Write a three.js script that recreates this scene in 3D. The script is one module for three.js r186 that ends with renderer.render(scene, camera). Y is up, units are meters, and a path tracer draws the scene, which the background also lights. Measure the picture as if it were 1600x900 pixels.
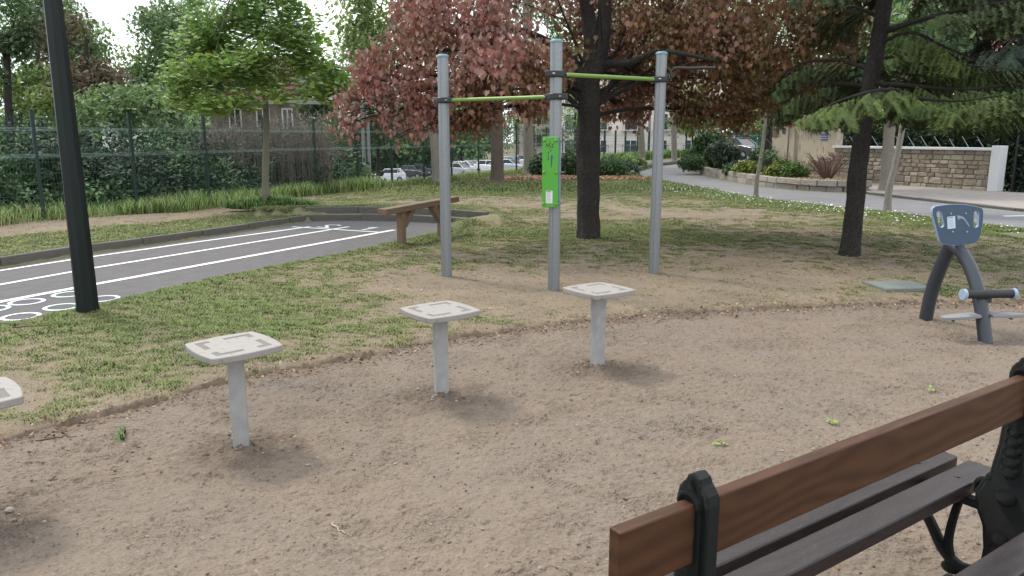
import * as THREE from 'three';
import { mergeGeometries } from 'three/addons/utils/BufferGeometryUtils.js';
import { RoundedBoxGeometry } from 'three/addons/geometries/RoundedBoxGeometry.js';
import { createNoise2D, createNoise3D } from 'simplex-noise';

// ---------------------------------------------------------------- camera, sky, sun, exposure
const scene = new THREE.Scene();
const PITCH = 11.36 * Math.PI / 180, EYE = 1.6, FOC = 1180;
const camera = new THREE.PerspectiveCamera(2 * Math.atan(450 / FOC) * 180 / Math.PI, 16 / 9, 0.05, 600);
camera.position.set(0, EYE, 0);
camera.rotation.x = -PITCH;
const renderer = new THREE.WebGLRenderer({ antialias: true });
renderer.toneMapping = THREE.LinearToneMapping;
renderer.toneMappingExposure = 1.30;
renderer.shadowMap.enabled = true;

function rng(seed) { let s = seed >>> 0; return () => { s = (s + 0x6d2b79f5) | 0; let t = Math.imul(s ^ (s >>> 15), 1 | s); t = (t + Math.imul(t ^ (t >>> 7), 61 | t)) ^ t; return ((t ^ (t >>> 14)) >>> 0) / 4294967296; }; }
const n2s = createNoise2D(rng(11)), n3 = createNoise3D(rng(12));
const NT = 1024, NTAB = new Float32Array(NT * NT);                           // a repeating table of smooth noise, 64 units across
for (let j = 0; j < NT; j++) for (let i = 0; i < NT; i++) { const x = i / 16, y = j / 16, u = Math.max(0, (x - 56) / 8), v = Math.max(0, (y - 56) / 8); let s = n2s(x, y); if (u || v) { const A = s, B = n2s(x - 64, y), C = n2s(x, y - 64), D = n2s(x - 64, y - 64); s = (A * (1 - u) + B * u) * (1 - v) + (C * (1 - u) + D * u) * v; } NTAB[j * NT + i] = s; }
const n2 = (x, y) => { x = (x % 64 + 64) * 16; y = (y % 64 + 64) * 16; const i = Math.floor(x), j = Math.floor(y), s = x - i, t = y - j, a = i & 1023, b = (i + 1) & 1023, c = (j & 1023) << 10, d = ((j + 1) & 1023) << 10; return (NTAB[c + a] * (1 - s) + NTAB[c + b] * s) * (1 - t) + (NTAB[d + a] * (1 - s) + NTAB[d + b] * s) * t; };
const fbm = (x, y, o = 4) => { let s = 0, a = 0.5; for (let i = 0; i < o; i++) { s += a * n2(x, y); x = x * 2.03 + 5.1; y = y * 2.03 - 3.7; a *= 0.5; } return s; };
const clamp = (x, a = 0, b = 1) => Math.min(b, Math.max(a, x)), mix = (a, b, t) => a + (b - a) * t;
const sstep = (a, b, x) => { const t = clamp((x - a) / (b - a)); return t * t * (3 - 2 * t); };

const SUN = new THREE.Vector3(-0.30, 0.62, -0.40).normalize();
{
  const W = 512, Hh = 256, d = new Float32Array(W * Hh * 4);
  for (let j = 0; j < Hh; j++) for (let i = 0; i < W; i++) {
    const el = ((j + 0.5) / Hh - 0.5) * Math.PI, az = ((i + 0.5) / W - 0.5) * 2 * Math.PI;
    const y = Math.sin(el), x = Math.cos(el) * Math.cos(az), z = Math.cos(el) * Math.sin(az), up = Math.max(0, y);
    const ang = Math.acos(clamp(x * SUN.x + y * SUN.y + z * SUN.z, -1, 1));
    const cloud = sstep(-0.35, 0.45, n3(x * 2.2, y * 3, z * 2.2) + 0.5 * n3(x * 5, y * 7, z * 5) + 0.25 * n3(x * 11, y * 14, z * 11));
    const veil = mix(0.72, 1, cloud), glow = 0.9 * Math.exp(-Math.pow(ang / 0.5, 2));
    const blue = (1 - cloud) * (0.25 + 0.75 * up);
    const k = (j * W + i) * 4, L = 1.6 * veil;
    d[k] = L * (1 - 0.34 * blue) + glow; d[k + 1] = L * (1.0 - 0.14 * blue) + glow * 0.98; d[k + 2] = L * (1.03 + 0.02 * blue) + glow * 0.93; d[k + 3] = 1;
  }
  const t = new THREE.DataTexture(d, W, Hh, THREE.RGBAFormat, THREE.FloatType);
  t.mapping = THREE.EquirectangularReflectionMapping; t.magFilter = THREE.LinearFilter; t.minFilter = THREE.LinearFilter; t.wrapS = THREE.RepeatWrapping; t.needsUpdate = true;
  scene.background = t; scene.environment = t;
}
const sun = new THREE.DirectionalLight(new THREE.Color(1, 0.93, 0.80), 2.1);
sun.position.copy(SUN).multiplyScalar(80); sun.castShadow = true; sun.shadow.radius = 18; sun.shadow.mapSize.set(2048, 2048);
Object.assign(sun.shadow.camera, { left: -40, right: 40, top: 40, bottom: -40, near: 1, far: 220 });
scene.add(sun, sun.target);
sun.target.position.set(0, 0, -15);

// ---------------------------------------------------------------- helpers
const V = (x, y, z) => new THREE.Vector3(x, y, z);
const cP = Math.cos(PITCH), sP = Math.sin(PITCH);
function ray(px, py) { const x = (px - 800) / FOC, y = -(py - 450) / FOC; return [x, y * cP - sP, -y * sP - cP]; }
function G(px, py, h = 0) { const r = ray(px, py), t = (h - EYE) / r[1]; return [r[0] * t, r[2] * t]; }              // where a pixel's ray meets level ground
function at(px, py, d) { const r = ray(px, py), t = -d / r[2]; return V(r[0] * t, EYE + r[1] * t, -d); }               // the point of that ray d metres ahead
const used = {};
function numbered(n) { used[n] = (used[n] ?? -1) + 1; return used[n] ? n + '_' + String(used[n]).padStart(3, '0') : n; }
function group(name, label, category, pos = [0, 0, 0], turn = 0, grp) { const o = new THREE.Group(); o.name = numbered(name); o.position.set(...pos); o.rotation.y = turn; o.userData = { label, category }; if (grp) o.userData.group = grp; scene.add(o); return o; }
function part(name, geo, mat, parent, label) { const m = new THREE.Mesh(geo, mat); m.name = name; if (label) m.userData.label = label; parent.add(m); return m; }
function struct(name, geo, mat, label, category) { const m = new THREE.Mesh(geo, mat); m.name = numbered(name); m.userData = { kind: 'structure', label, category }; scene.add(m); return m; }
function stuff(o, name, label, category) { o.name = numbered(name); o.userData = { kind: 'stuff', label, category }; scene.add(o); return o; }
const box = (w, h, d, x = 0, y = 0, z = 0) => new THREE.BoxGeometry(w, h, d).translate(x, y, z);
const rbox = (w, h, d, r, x = 0, y = 0, z = 0, seg = 2) => new RoundedBoxGeometry(w, h, d, seg, r).translate(x, y, z);
const cyl = (r0, r1, h, n, x = 0, y = 0, z = 0) => new THREE.CylinderGeometry(r0, r1, h, n).translate(x, y, z);
const merge = (a) => mergeGeometries(a.map((g) => { const q = g.index ? g.toNonIndexed() : g; for (const k of Object.keys(q.attributes)) if (!['position', 'normal', 'uv'].includes(k)) q.deleteAttribute(k); return q; }));
const lin = (r, g, b) => new THREE.Color().setRGB(r, g, b);
const std = (c, rough = 0.8, more = {}) => new THREE.MeshStandardMaterial({ color: Array.isArray(c) ? lin(...c) : c, roughness: rough, ...more });
function bar(a, b, w, h, lift = 0) {                                  // a box from a to b
  const l = a.distanceTo(b), g = new THREE.BoxGeometry(w, h, l);
  const m = new THREE.Matrix4().lookAt(a, b, V(0, 1, 0)); g.applyMatrix4(m); const c = a.clone().add(b).multiplyScalar(0.5); g.translate(c.x, c.y + lift, c.z); return g;
}
function tube(pts, radii, seg = 8, lump = 0, uvLen = 0.5, seed = 0) {        // a tapering limb along points
  const P = [], N = [], U = [], I = []; let along = 0, prev = null; const X = V(1, 0, 0);
  const reps = Math.max(1, Math.round(2 * Math.PI * radii[0] / uvLen));
  for (let i = 0; i < pts.length; i++) {
    const t = pts[Math.min(i + 1, pts.length - 1)].clone().sub(pts[Math.max(i - 1, 0)]).normalize();
    const ref = Math.abs(t.x) > 0.8 ? V(0, 0, 1) : X, b = t.clone().cross(ref).normalize(), n = b.clone().cross(t).normalize();
    if (i) along += pts[i].distanceTo(prev); prev = pts[i];
    for (let k = 0; k <= seg; k++) {
      const a = k / seg * 2 * Math.PI, c = Math.cos(a), s = Math.sin(a);
      const d = n.clone().multiplyScalar(c).addScaledVector(b, s);
      const r = radii[i] * (1 + (lump ? lump * n3(c * 1.3 + seed, along * 2.2, s * 1.3) + lump * 0.5 * n3(c * 3 + seed, along * 6, s * 3) : 0));
      P.push(pts[i].x + d.x * r, pts[i].y + d.y * r, pts[i].z + d.z * r); N.push(d.x, d.y, d.z); U.push(k / seg * reps, along / uvLen);
    }
  }
  for (let i = 0; i < pts.length - 1; i++) for (let k = 0; k < seg; k++) { const a = i * (seg + 1) + k, b = a + seg + 1; I.push(a, a + 1, b, b, a + 1, b + 1); }
  const g = new THREE.BufferGeometry();
  g.setAttribute('position', new THREE.Float32BufferAttribute(P, 3)); g.setAttribute('normal', new THREE.Float32BufferAttribute(N, 3)); g.setAttribute('uv', new THREE.Float32BufferAttribute(U, 2)); g.setIndex(I);
  if (lump) g.computeVertexNormals();
  return g;
}
const curve = (pts, n) => new THREE.CatmullRomCurve3(pts).getPoints(n);
const lerpR = (a, b, n) => Array.from({ length: n + 1 }, (_, i) => mix(a, b, i / n));
function polySD(poly, x, z) {                                              // signed distance to a polygon, negative inside
  let d = 1e9, inside = false;
  for (let i = 0, j = poly.length - 1; i < poly.length; j = i++) {
    const [ax, az] = poly[j], [bx, bz] = poly[i], ex = bx - ax, ez = bz - az, wx = x - ax, wz = z - az, t = clamp((wx * ex + wz * ez) / (ex * ex + ez * ez));
    d = Math.min(d, Math.hypot(wx - ex * t, wz - ez * t));
    if ((az > z) !== (bz > z) && x < (bx - ax) * (z - az) / (bz - az) + ax) inside = !inside;
  }
  return inside ? -d : d;
}
function lineDist(line, x, z) {                                            // distance to a polyline; positive on its left-hand side when walked along
  let best = 1e9, sgn = 1;
  for (let i = 0; i < line.length - 1; i++) { const [ax, az] = line[i], [bx, bz] = line[i + 1], ex = bx - ax, ez = bz - az, wx = x - ax, wz = z - az, t = clamp((wx * ex + wz * ez) / (ex * ex + ez * ez)), d = Math.hypot(wx - ex * t, wz - ez * t); if (d < best) { best = d; sgn = ex * wz - ez * wx < 0 ? 1 : -1; } }
  return best * sgn;
}
function sheet(poly, y, subdivide = 0) {                                   // a flat polygon with uv in metres; y may be a function
  const g = new THREE.ShapeGeometry(new THREE.Shape(poly.map(([x, z]) => new THREE.Vector2(x, -z)))); g.rotateX(-Math.PI / 2);
  const p = g.attributes.position, uv = g.attributes.uv; for (let i = 0; i < p.count; i++) { p.setY(i, typeof y === 'function' ? y(p.getX(i), p.getZ(i)) : y); uv.setXY(i, p.getX(i), -p.getZ(i)); }
  g.computeVertexNormals(); return g;
}
function tex(W, Hh, f, srgb = true) {                                      // f(u 0..1, v 0..1) -> [r,g,b] 0..1 (sRGB-coded for colour) or one number
  const d = new Uint8Array(W * Hh * 4);
  for (let j = 0; j < Hh; j++) for (let i = 0; i < W; i++) { const c = f(i / W, j / Hh), k = (j * W + i) * 4; if (typeof c === 'number') d[k] = d[k + 1] = d[k + 2] = clamp(c) * 255; else { d[k] = clamp(c[0]) * 255; d[k + 1] = clamp(c[1]) * 255; d[k + 2] = clamp(c[2]) * 255; } d[k + 3] = 255; }
  const t = new THREE.DataTexture(d, W, Hh); t.wrapS = t.wrapT = THREE.RepeatWrapping; t.magFilter = THREE.LinearFilter; t.minFilter = THREE.LinearMipmapLinearFilter; t.generateMipmaps = true; if (srgb) t.colorSpace = THREE.SRGBColorSpace; t.needsUpdate = true; return t;
}
const s8 = (l) => l <= 0.0031308 ? l * 12.92 : 1.055 * Math.pow(l, 1 / 2.4) - 0.055, sc = (c) => [s8(c[0]), s8(c[1]), s8(c[2])];
const mix3 = (a, b, t) => [mix(a[0], b[0], t), mix(a[1], b[1], t), mix(a[2], b[2], t)];
// noise that repeats over the unit square
const tn = (u, v, f, o = 0) => { const a = u * 2 * Math.PI, r = f / (2 * Math.PI); return n3(Math.cos(a) * r + o, Math.sin(a) * r + o * 1.7, 0) * 0.5 + 0.5 * n3(Math.cos(a) * r - o, v * f, Math.sin(a) * r) ; };
const tile = (u, v, f, o = 0) => { const A = n2(u * f + o, v * f), B = n2((u - 1) * f + o, v * f), C = n2(u * f + o, (v - 1) * f), D = n2((u - 1) * f + o, (v - 1) * f); const s = mix(mix(A, B, u), mix(C, D, u), v); return s / Math.sqrt((u * u + (1 - u) * (1 - u)) * (v * v + (1 - v) * (1 - v))); };
function canvasTex(w, h, draw) { const c = document.createElement('canvas'); c.width = w; c.height = h; draw(c.getContext('2d'), w, h); const t = new THREE.CanvasTexture(c); t.colorSpace = THREE.SRGBColorSpace; return t; }

// ---------------------------------------------------------------- where things lie
const edgePts = [[0, 690], [100, 665], [200, 640], [300, 612], [400, 585], [500, 570], [600, 552], [700, 530], [850, 510], [1000, 493], [1200, 482], [1400, 475], [1600, 472]].map((p) => G(...p));
edgePts.unshift([-6.5, 0.6]); edgePts.push([8.5, -7.0], [14, -6.2]);
function zEdge0(x) {                                                       // border of the sand
  let i = 0; while (i < edgePts.length - 2 && x > edgePts[i + 1][0]) i++;
  const [ax, az] = edgePts[i], [bx, bz] = edgePts[i + 1];
  return mix(az, bz, clamp((x - ax) / (bx - ax))) + 0.06 * fbm(x * 1.7, 3.3, 3) + 0.035 * n2(x * 9, 8.8) + 0.018 * n2(x * 27, 2.2);
}
const zTab = Float32Array.from({ length: 6401 }, (_, i) => zEdge0(-16 + i * 0.005));
const zEdge = (x) => { const u = clamp((x + 16) / 0.005, 0, 6399.99), i = u | 0; return mix(zTab[i], zTab[i + 1], u - i); };
const ASPHALT = [[-8.5, -0.6], ...[[0, 510], [120, 487], [240, 460], [300, 445], [480, 408], [580, 390], [660, 372], [722, 356]].map((p) => G(...p)), [-1.0, -13.85], [-1.55, -14.25], [-2.4, -14.55], [-3.85, -14.62], ...[[480, 347], [300, 375], [120, 400], [0, 420]].map((p) => G(...p)), [-11.2, -1.6]];
const KERB = [[-11.2, -1.6], ...[[0, 420], [120, 400], [300, 375], [480, 347]].map((p) => G(...p))];
const STEP = [[-3.98, -14.5], [-2.9, -14.62], [-1.9, -14.45], [-1.0, -13.95], [-0.5, -13.55]];
const FENCE = [[-14.5, -6.3], [-12.9, -8.3], [-11.3, -10.2], ...[[70, 350], [216, 338], [328, 323], [418, 311], [495, 303], [561, 297], [613, 292], [663, 285.5], [706, 281.5], [748, 277], [807, 272], [834, 267.5]].map((p) => G(...p)), [1.7, -38], [2.7, -41], [3.7, -44]];
const FENCE2 = [[3.9, -44.4], [4.9, -46.7], [5.9, -49], [6.9, -51.3], [7.9, -53.6], [9.1, -55.7], [10.3, -57.8], [11.6, -59.9], [13, -62], [14.5, -64], [16, -66], [17.6, -68], [19.3, -70], [21, -72], [22.7, -74], [24.4, -76], [26.1, -78], [27.8, -80], [29.5, -82], [31.2, -84]];
const ROAD_L = [[12.5, -3], [9.6, -10.6], [8.8, -12.9], [8.0, -15.6], [6.4, -19.4], [5.6, -24.6], [4.9, -29.3], [5.4, -34], [7.4, -40], [10.5, -46.5], [14.5, -53.5], [18.6, -60], [27, -72], [36, -84]];
const ROAD_R = [[17, -5], [12.7, -11.8], [11.0, -16], [10.4, -18.6], [9.9, -21.2], [8.6, -22.4], [7.9, -24.2], [7.7, -28], [7.8, -32], [8.6, -35.7], [11.5, -40], [15, -46], [20.5, -55], [30, -69], [39, -81]];
const ROAD = [...ROAD_L, ...ROAD_R.slice().reverse()];
const PAVE = [[17, -5], [12.7, -11.8], [11.0, -16], [10.4, -18.6], [9.9, -21.2], [10.3, -22.1], [11.9, -25.4], [13.9, -21.3], [18, -15.5], [24, -9]];
function baked(f) {                                                         // a distance looked up on a 12 cm grid
  const x0 = -16, z0 = -46, st = 0.125, nx = 265, nz = 401, a = new Float32Array(nx * nz); for (let j = 0; j < nz; j++) for (let i = 0; i < nx; i++) a[j * nx + i] = f(x0 + i * st, z0 + j * st);
  return (x, z) => { const u = (x - x0) / st, v = (z - z0) / st; if (u < 0 || v < 0 || u >= nx - 1 || v >= nz - 1) return f(x, z); const i = u | 0, j = v | 0, s = u - i, t = v - j, o = j * nx + i; return (a[o] * (1 - s) + a[o + 1] * s) * (1 - t) + (a[o + nx] * (1 - s) + a[o + nx + 1] * s) * t; };
}
const fenceAll = [...FENCE, ...FENCE2];
const roadSD = baked((x, z) => polySD(ROAD, x, z)), asphSD = baked((x, z) => polySD(ASPHALT, x, z)), paveSD = baked((x, z) => polySD(PAVE, x, z)), kerbD = baked((x, z) => lineDist(KERB, x, z)), stepD = baked((x, z) => lineDist(STEP, x, z)), fenceD = baked((x, z) => lineDist(fenceAll, x, z)), planterSD = baked((x, z) => polySD([[13.0, -40], [9.0, -36.4], [7.9, -32], [7.95, -25.5], [8.9, -22.4], [10.25, -21.8]], x, z));
const parkY = (x) => clamp(-3.5 + 0.09 * (x + 14.3), -4.6, -0.06);
function farY(x, z) {                                                      // the land: level on this side of the fence, falling to the car park beyond it
  const s = fenceD(x, z); let y = 0;
  if (s > 0) y = mix(0, parkY(x) - 0.1, sstep(0.8, 16, s));
  return y + (s > 3 && z > -70 ? 0.25 * fbm(x * 0.12, z * 0.12, 3) : 0);
}
const bumpAt = (x, z, cx, cz, rx, rz) => Math.exp(-Math.pow((x - cx) / rx, 2) - Math.pow((z - cz) / rz, 2));
function lawnY(x, z) {
  const a = asphSD(x, z), r = Math.min(roadSD(x, z), paveSD(x, z));
  let y = 0.027 + 0.014 * fbm(x * 0.8, z * 0.8, 3) + 0.006 * n2(x * 6, z * 6);
  const k = kerbD(x, z), beyond = sstep(0.02, 0.10, k) * sstep(-16.2, -14.6, z) + sstep(-14.5, -14.7, z - 0.1 * x) * sstep(-3.0, -5.0, x) * 0;
  y += 0.08 * clamp(beyond);
  const st = stepD(x, z); if (x > -5 && x < 0.2 && st > 0) y += 0.12 * sstep(0.2, 0.5, st) * sstep(4, 1.2, st) * sstep(0.2, -1.2, x);
  y += 0.16 * bumpAt(x, z, -0.45, -13.75, 0.55, 0.5);
  y = mix(y, -0.12, sstep(0.02, -0.14, a)); y = mix(y, -0.12, sstep(0.0, -0.25, r));
  const s = fenceD(x, z); if (s > 0) y = Math.min(y, farY(x, z) + 0.02);
  return y;
}
// how green the lawn is, 0 bare soil to 1 thick grass
const greenZone = baked((x, z) => {
  let g = 0;
  g -= 1.0 * bumpAt(x, z, 0.6, -7.6, 1.7, 0.9) + 0.35 * bumpAt(x, z, 2.6, -8.2, 1.8, 0.9) + 0.55 * bumpAt(x, z, -0.6, -8.3, 0.8, 0.7) + 0.38 * bumpAt(x, z, 0.2, -18, 2.4, 2.2) + 0.42 * bumpAt(x, z, 3.6, -15.4, 2.4, 1.0) + 0.35 * bumpAt(x, z, 4.6, -12.6, 1.6, 0.7) + 0.3 * bumpAt(x, z, 3.5, -9.4, 2.4, 1.0);
  g += 0.5 * bumpAt(x, z, 1.6, -12.2, 2.8, 0.9) + 0.35 * bumpAt(x, z, -3.0, -7.2, 1.5, 1.2) + 0.45 * bumpAt(x, z, -1.2, -16, 1.8, 0.8) + 0.5 * bumpAt(x, z, -0.5, -22.5, 4, 2.6) + 0.3 * bumpAt(x, z, -2.2, -6.3, 1.2, 0.7);
  const r = roadSD(x, z), a = asphSD(x, z); g += 0.85 * sstep(1.9, 0.3, r) + 0.45 * sstep(0.55, 0.05, a) * (x > -4.2 ? 1 : 0.4);
  if (kerbD(x, z) > 0 && z > -17) { const s = fenceD(x, z); g += -0.75 * sstep(1.3, 0.5, Math.abs(s + 1.4)) + 0.25; }
  return g;
});
function green(x, z) {
  const e = zEdge(x) - z; return clamp(0.34 + 0.45 * fbm(x * 0.55, z * 0.55, 3) + 0.60 * fbm(x * 2.3 + 9, z * 2.3, 3) + 0.22 * n2(x * 7, z * 7) + greenZone(x, z) - 0.35 * sstep(0.35, 0.0, e));
}
const SEATS = [[-2.24, -2.93], [-1.414, -3.711], [-0.441, -4.504], [0.603, -5.134]];
// ---------------------------------------------------------------- ground surfaces
function gridMesh(xs, zs, f, uvf) {                                         // f(i,j) -> [x,y,z]
  const P = new Float32Array(xs * zs * 3), U = new Float32Array(xs * zs * 2), I = new Uint32Array((xs - 1) * (zs - 1) * 6); let k = 0;
  for (let j = 0; j < zs; j++) for (let i = 0; i < xs; i++) { const p = f(i, j), o = j * xs + i; P.set(p, o * 3); const u = uvf(p[0], p[2]); U[o * 2] = u[0]; U[o * 2 + 1] = u[1]; }
  for (let j = 0; j < zs - 1; j++) for (let i = 0; i < xs - 1; i++) { const a = j * xs + i, b = a + 1, c = a + xs, d = c + 1; I[k++] = a; I[k++] = b; I[k++] = c; I[k++] = c; I[k++] = b; I[k++] = d; }
  const g = new THREE.BufferGeometry(); g.setAttribute('position', new THREE.BufferAttribute(P, 3)); g.setAttribute('uv', new THREE.BufferAttribute(U, 2)); g.setIndex(new THREE.BufferAttribute(I, 1)); g.computeVertexNormals(); return g;
}
// far land
{
  const t = tex(512, 512, (u, v) => { const a = tile(u, v, 6), b = tile(u, v, 40, 7), c = tile(u, v, 140, 3); return sc(mix3([0.07, 0.085, 0.03], [0.15, 0.125, 0.075], clamp(0.45 + 0.35 * a + 0.25 * b + 0.2 * c))); });
  const n = 150; const gx = (i) => (i - n) * 2.0 * (1 + Math.abs(i - n) / n * 0.6), gz = (j) => 26 - j * 2.0 * (1 + j / 150 * 0.6);
  const g = gridMesh(2 * n + 1, 151, (i, j) => { const x = gx(i), z = gz(j); const near = z > -43 && z < 14 && Math.abs(x) < 15; return [x, farY(x, z) - (near ? 0.22 : 0.03), z]; }, (x, z) => [x / 6, z / 6]);
  struct('ground', g, std(0xffffff, 1, { map: t }), 'rough earth and weeds of the land beyond the lawn', 'ground');
}
// sand
const SX = -3.7, SZ = -7.95, SS = 9.6;
const prints0 = [[0.2, -3.3, 0.5], [-0.75, -3.2, 2.2], [0.55, -3.05, 1.0], [1.05, -3.9, -0.4], [-0.1, -4.05, 2.6], [1.7, -4.3, 0.9], [2.3, -5.0, 0.3], [-1.9, -3.35, 1.2], [-0.9, -3.75, 0.4], [0.9, -4.6, 1.5], [1.5, -5.6, 2.0], [2.9, -5.7, 1.0], [0.15, -5.4, 0.2], [-0.35, -2.9, 1.9]];
function sandH(x, z) {                                                      // relief in metres
  let h = 0.016 * fbm(x * 1.1, z * 1.1, 2) + 0.014 * Math.pow(Math.abs(fbm(x * 3.1 + 4, z * 4.2, 3)), 1.2) + 0.011 * fbm(x * 8, z * 11, 3);
  { const r = 0.25 + 0.75 * sstep(0.0, 0.34, fbm(x * 1.5 + 3, z * 1.9 - 6, 3)); h += r * (0.018 * (0.5 - Math.abs(n2(x * 9.5, z * 12))) + 0.013 * (0.5 - Math.abs(n2(x * 22 + 4, z * 25)))) + 0.006 * n2(x * 17, z * 21); }
  for (const [sx, sz] of SEATS) { const d = Math.hypot(x - sx, z - sz); if (d < 0.6) h += Math.exp(-d * d / 0.07) * (0.010 * n2(x * 21, z * 24) + 0.007 * n2(x * 38, z * 41)) + 0.020 * Math.exp(-d * d / 0.012) + Math.exp(-d * d / 0.06) * 0.016 * fbm(x * 9, z * 9, 3); }
  h -= 0.014 * sstep(0.18, 0.0, z - zEdge(x)) * clamp(0.6 + 0.9 * n2(x * 2.1, 4.4));
  return h;
}
function printH(x, z, prints) { let h = 0; for (const [cx, cz, a] of prints) { const dx = x - cx, dz = z - cz; if (dx > 0.17 || dx < -0.17 || dx * dx + dz * dz > 0.03) continue; const u = dx * Math.cos(a) + dz * Math.sin(a), w = -dx * Math.sin(a) + dz * Math.cos(a), waist = 0.046 - 0.010 * Math.exp(-Math.pow((u + 0.03) / 0.03, 2)); const m = sstep(1.08, 0.9, Math.hypot(u / 0.14, w / waist)); if (m > 0) h += m * (-0.004 + 0.0028 * Math.sign(Math.sin(u * 420 + 8 * Math.abs(w) * 20))); else continue; } return h; }
{
  const N = 2048, col = new Uint8Array(N * N * 4), bmp = new Uint8Array(N * N * 4), R = rng(5);
  const specks = new Float32Array(N * N);
  for (let k = 0; k < 60000; k++) { const x = R() * N | 0, y = R() * N | 0, s = R() < 0.62 ? 1 : R() < 0.9 ? 2 : 3, v = R() < 0.62 ? -0.35 - 0.5 * R() : 0.35 + 0.5 * R(); for (let a = 0; a < s; a++) for (let b = 0; b < s + (R() < 0.3); b++) specks[((y + a) % N) * N + (x + b) % N] = v; }
  const C = 64, cell = (list, r) => { const m = Array.from({ length: C * C }, () => null); for (const q of list) for (let b = 0; b < C; b++) for (let a = 0; a < C; a++) { const x = SX + (a + 0.5) / C * SS, z = SZ + (b + 0.5) / C * SS; if (Math.abs(x - q[0]) < r + SS / C && Math.abs(z - q[1]) < r + SS / C) (m[b * C + a] ??= []).push(q); } return m; }, pCell = cell(prints0, 0.18), sCell = cell(SEATS, 0.7);
  for (let j = 0; j < N; j++) for (let i = 0; i < N; i++) {
    const x = SX + (i + 0.5) / N * SS, z = SZ + (j + 0.5) / N * SS, k = (j * N + i) * 4, cc = (j * C / N | 0) * C + (i * C / N | 0), pl = pCell[cc], sl = sCell[cc];
    const big = fbm(x * 0.7, z * 0.9, 2), mid = fbm(x * 4 + 2, z * 5.5, 3), fine = n2(x * 45, z * 60), gr = n2(x * 110, z * 130);
    const sp = specks[j * N + i];
    const scuff = Math.pow(clamp(1 - 3.2 * Math.abs(fbm(x * 3.4 - 7, z * 7.5 + 2, 3))), 3) * sstep(-0.1, 0.3, n2(x * 1.1 + 20, z * 1.1));
    let damp = clamp(0.45 * scuff + 0.6 * sstep(0.22, 0.45, mid) * (0.6 + 0.5 * fine));
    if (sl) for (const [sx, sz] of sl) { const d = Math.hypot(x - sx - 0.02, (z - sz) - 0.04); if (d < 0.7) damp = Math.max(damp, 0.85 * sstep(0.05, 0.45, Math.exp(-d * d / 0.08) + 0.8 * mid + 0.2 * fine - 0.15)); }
    const e = z - zEdge(x); if (e < 0.5) damp = Math.max(damp, 0.8 * sstep(0.30, -0.05, e - 0.3 * mid - 0.08 * fine));
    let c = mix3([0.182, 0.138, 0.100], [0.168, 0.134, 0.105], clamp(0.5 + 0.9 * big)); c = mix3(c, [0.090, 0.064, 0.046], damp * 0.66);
    const m = 1 + 0.14 * mid + 0.12 * fine + 0.13 * gr + sp * (sp > 0 ? 0.45 : 0.55); col[k] = 255 * clamp(s8(c[0] * m)); col[k + 1] = 255 * clamp(s8(c[1] * m)); col[k + 2] = 255 * clamp(s8(c[2] * m)); col[k + 3] = 255;
    const rough = sstep(0.0, 0.34, fbm(x * 1.5 + 3, z * 1.9 - 6, 3)); const h = 0.45 + rough * (0.26 * (0.5 - Math.abs(n2(x * 47, z * 52))) + 0.16 * n2(x * 90, z * 95)) + (pl ? 34 * printH(x, z, pl) : 0) + 0.08 * fine + 0.07 * gr + 0.22 * fbm(x * 22, z * 26, 2) - 0.10 * scuff + (sp ? 0.10 : 0);
    bmp[k] = bmp[k + 1] = bmp[k + 2] = 255 * clamp(h); bmp[k + 3] = 255;
  }
  const mk = (d, srgb) => { const t = new THREE.DataTexture(d, N, N); t.magFilter = THREE.LinearFilter; if (srgb) t.colorSpace = THREE.SRGBColorSpace; t.needsUpdate = true; return t; };
  const nx = 769, nz = 769;
  const g = gridMesh(nx, nz, (i, j) => { const x = SX + i / (nx - 1) * SS, z = SZ + j / (nz - 1) * SS; return [x, sandH(x, z), z]; }, (x, z) => [(x - SX) / SS, (z - SZ) / SS]);
  g.index.array.reverse(); g.computeVertexNormals();
  struct('sand_ground', g, std(0xffffff, 0.97, { map: mk(col, true), bumpMap: mk(bmp), bumpScale: 0.030 }), 'trodden sandy ground of the exercise area', 'sand');
  const ap = sheet([[-16, 14], [16, 14], [16, -7.6], [SX + SS, -7.5], [SX + SS, SZ + SS], [SX, SZ + SS], [SX, -3.2], [-6.5, 0.3], [-9, 3], [-16, 6]], 0.0);
  struct('sand_ground', ap, std([0.176, 0.136, 0.102], 0.97), 'further sandy ground round the bench', 'sand');
}
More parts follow.
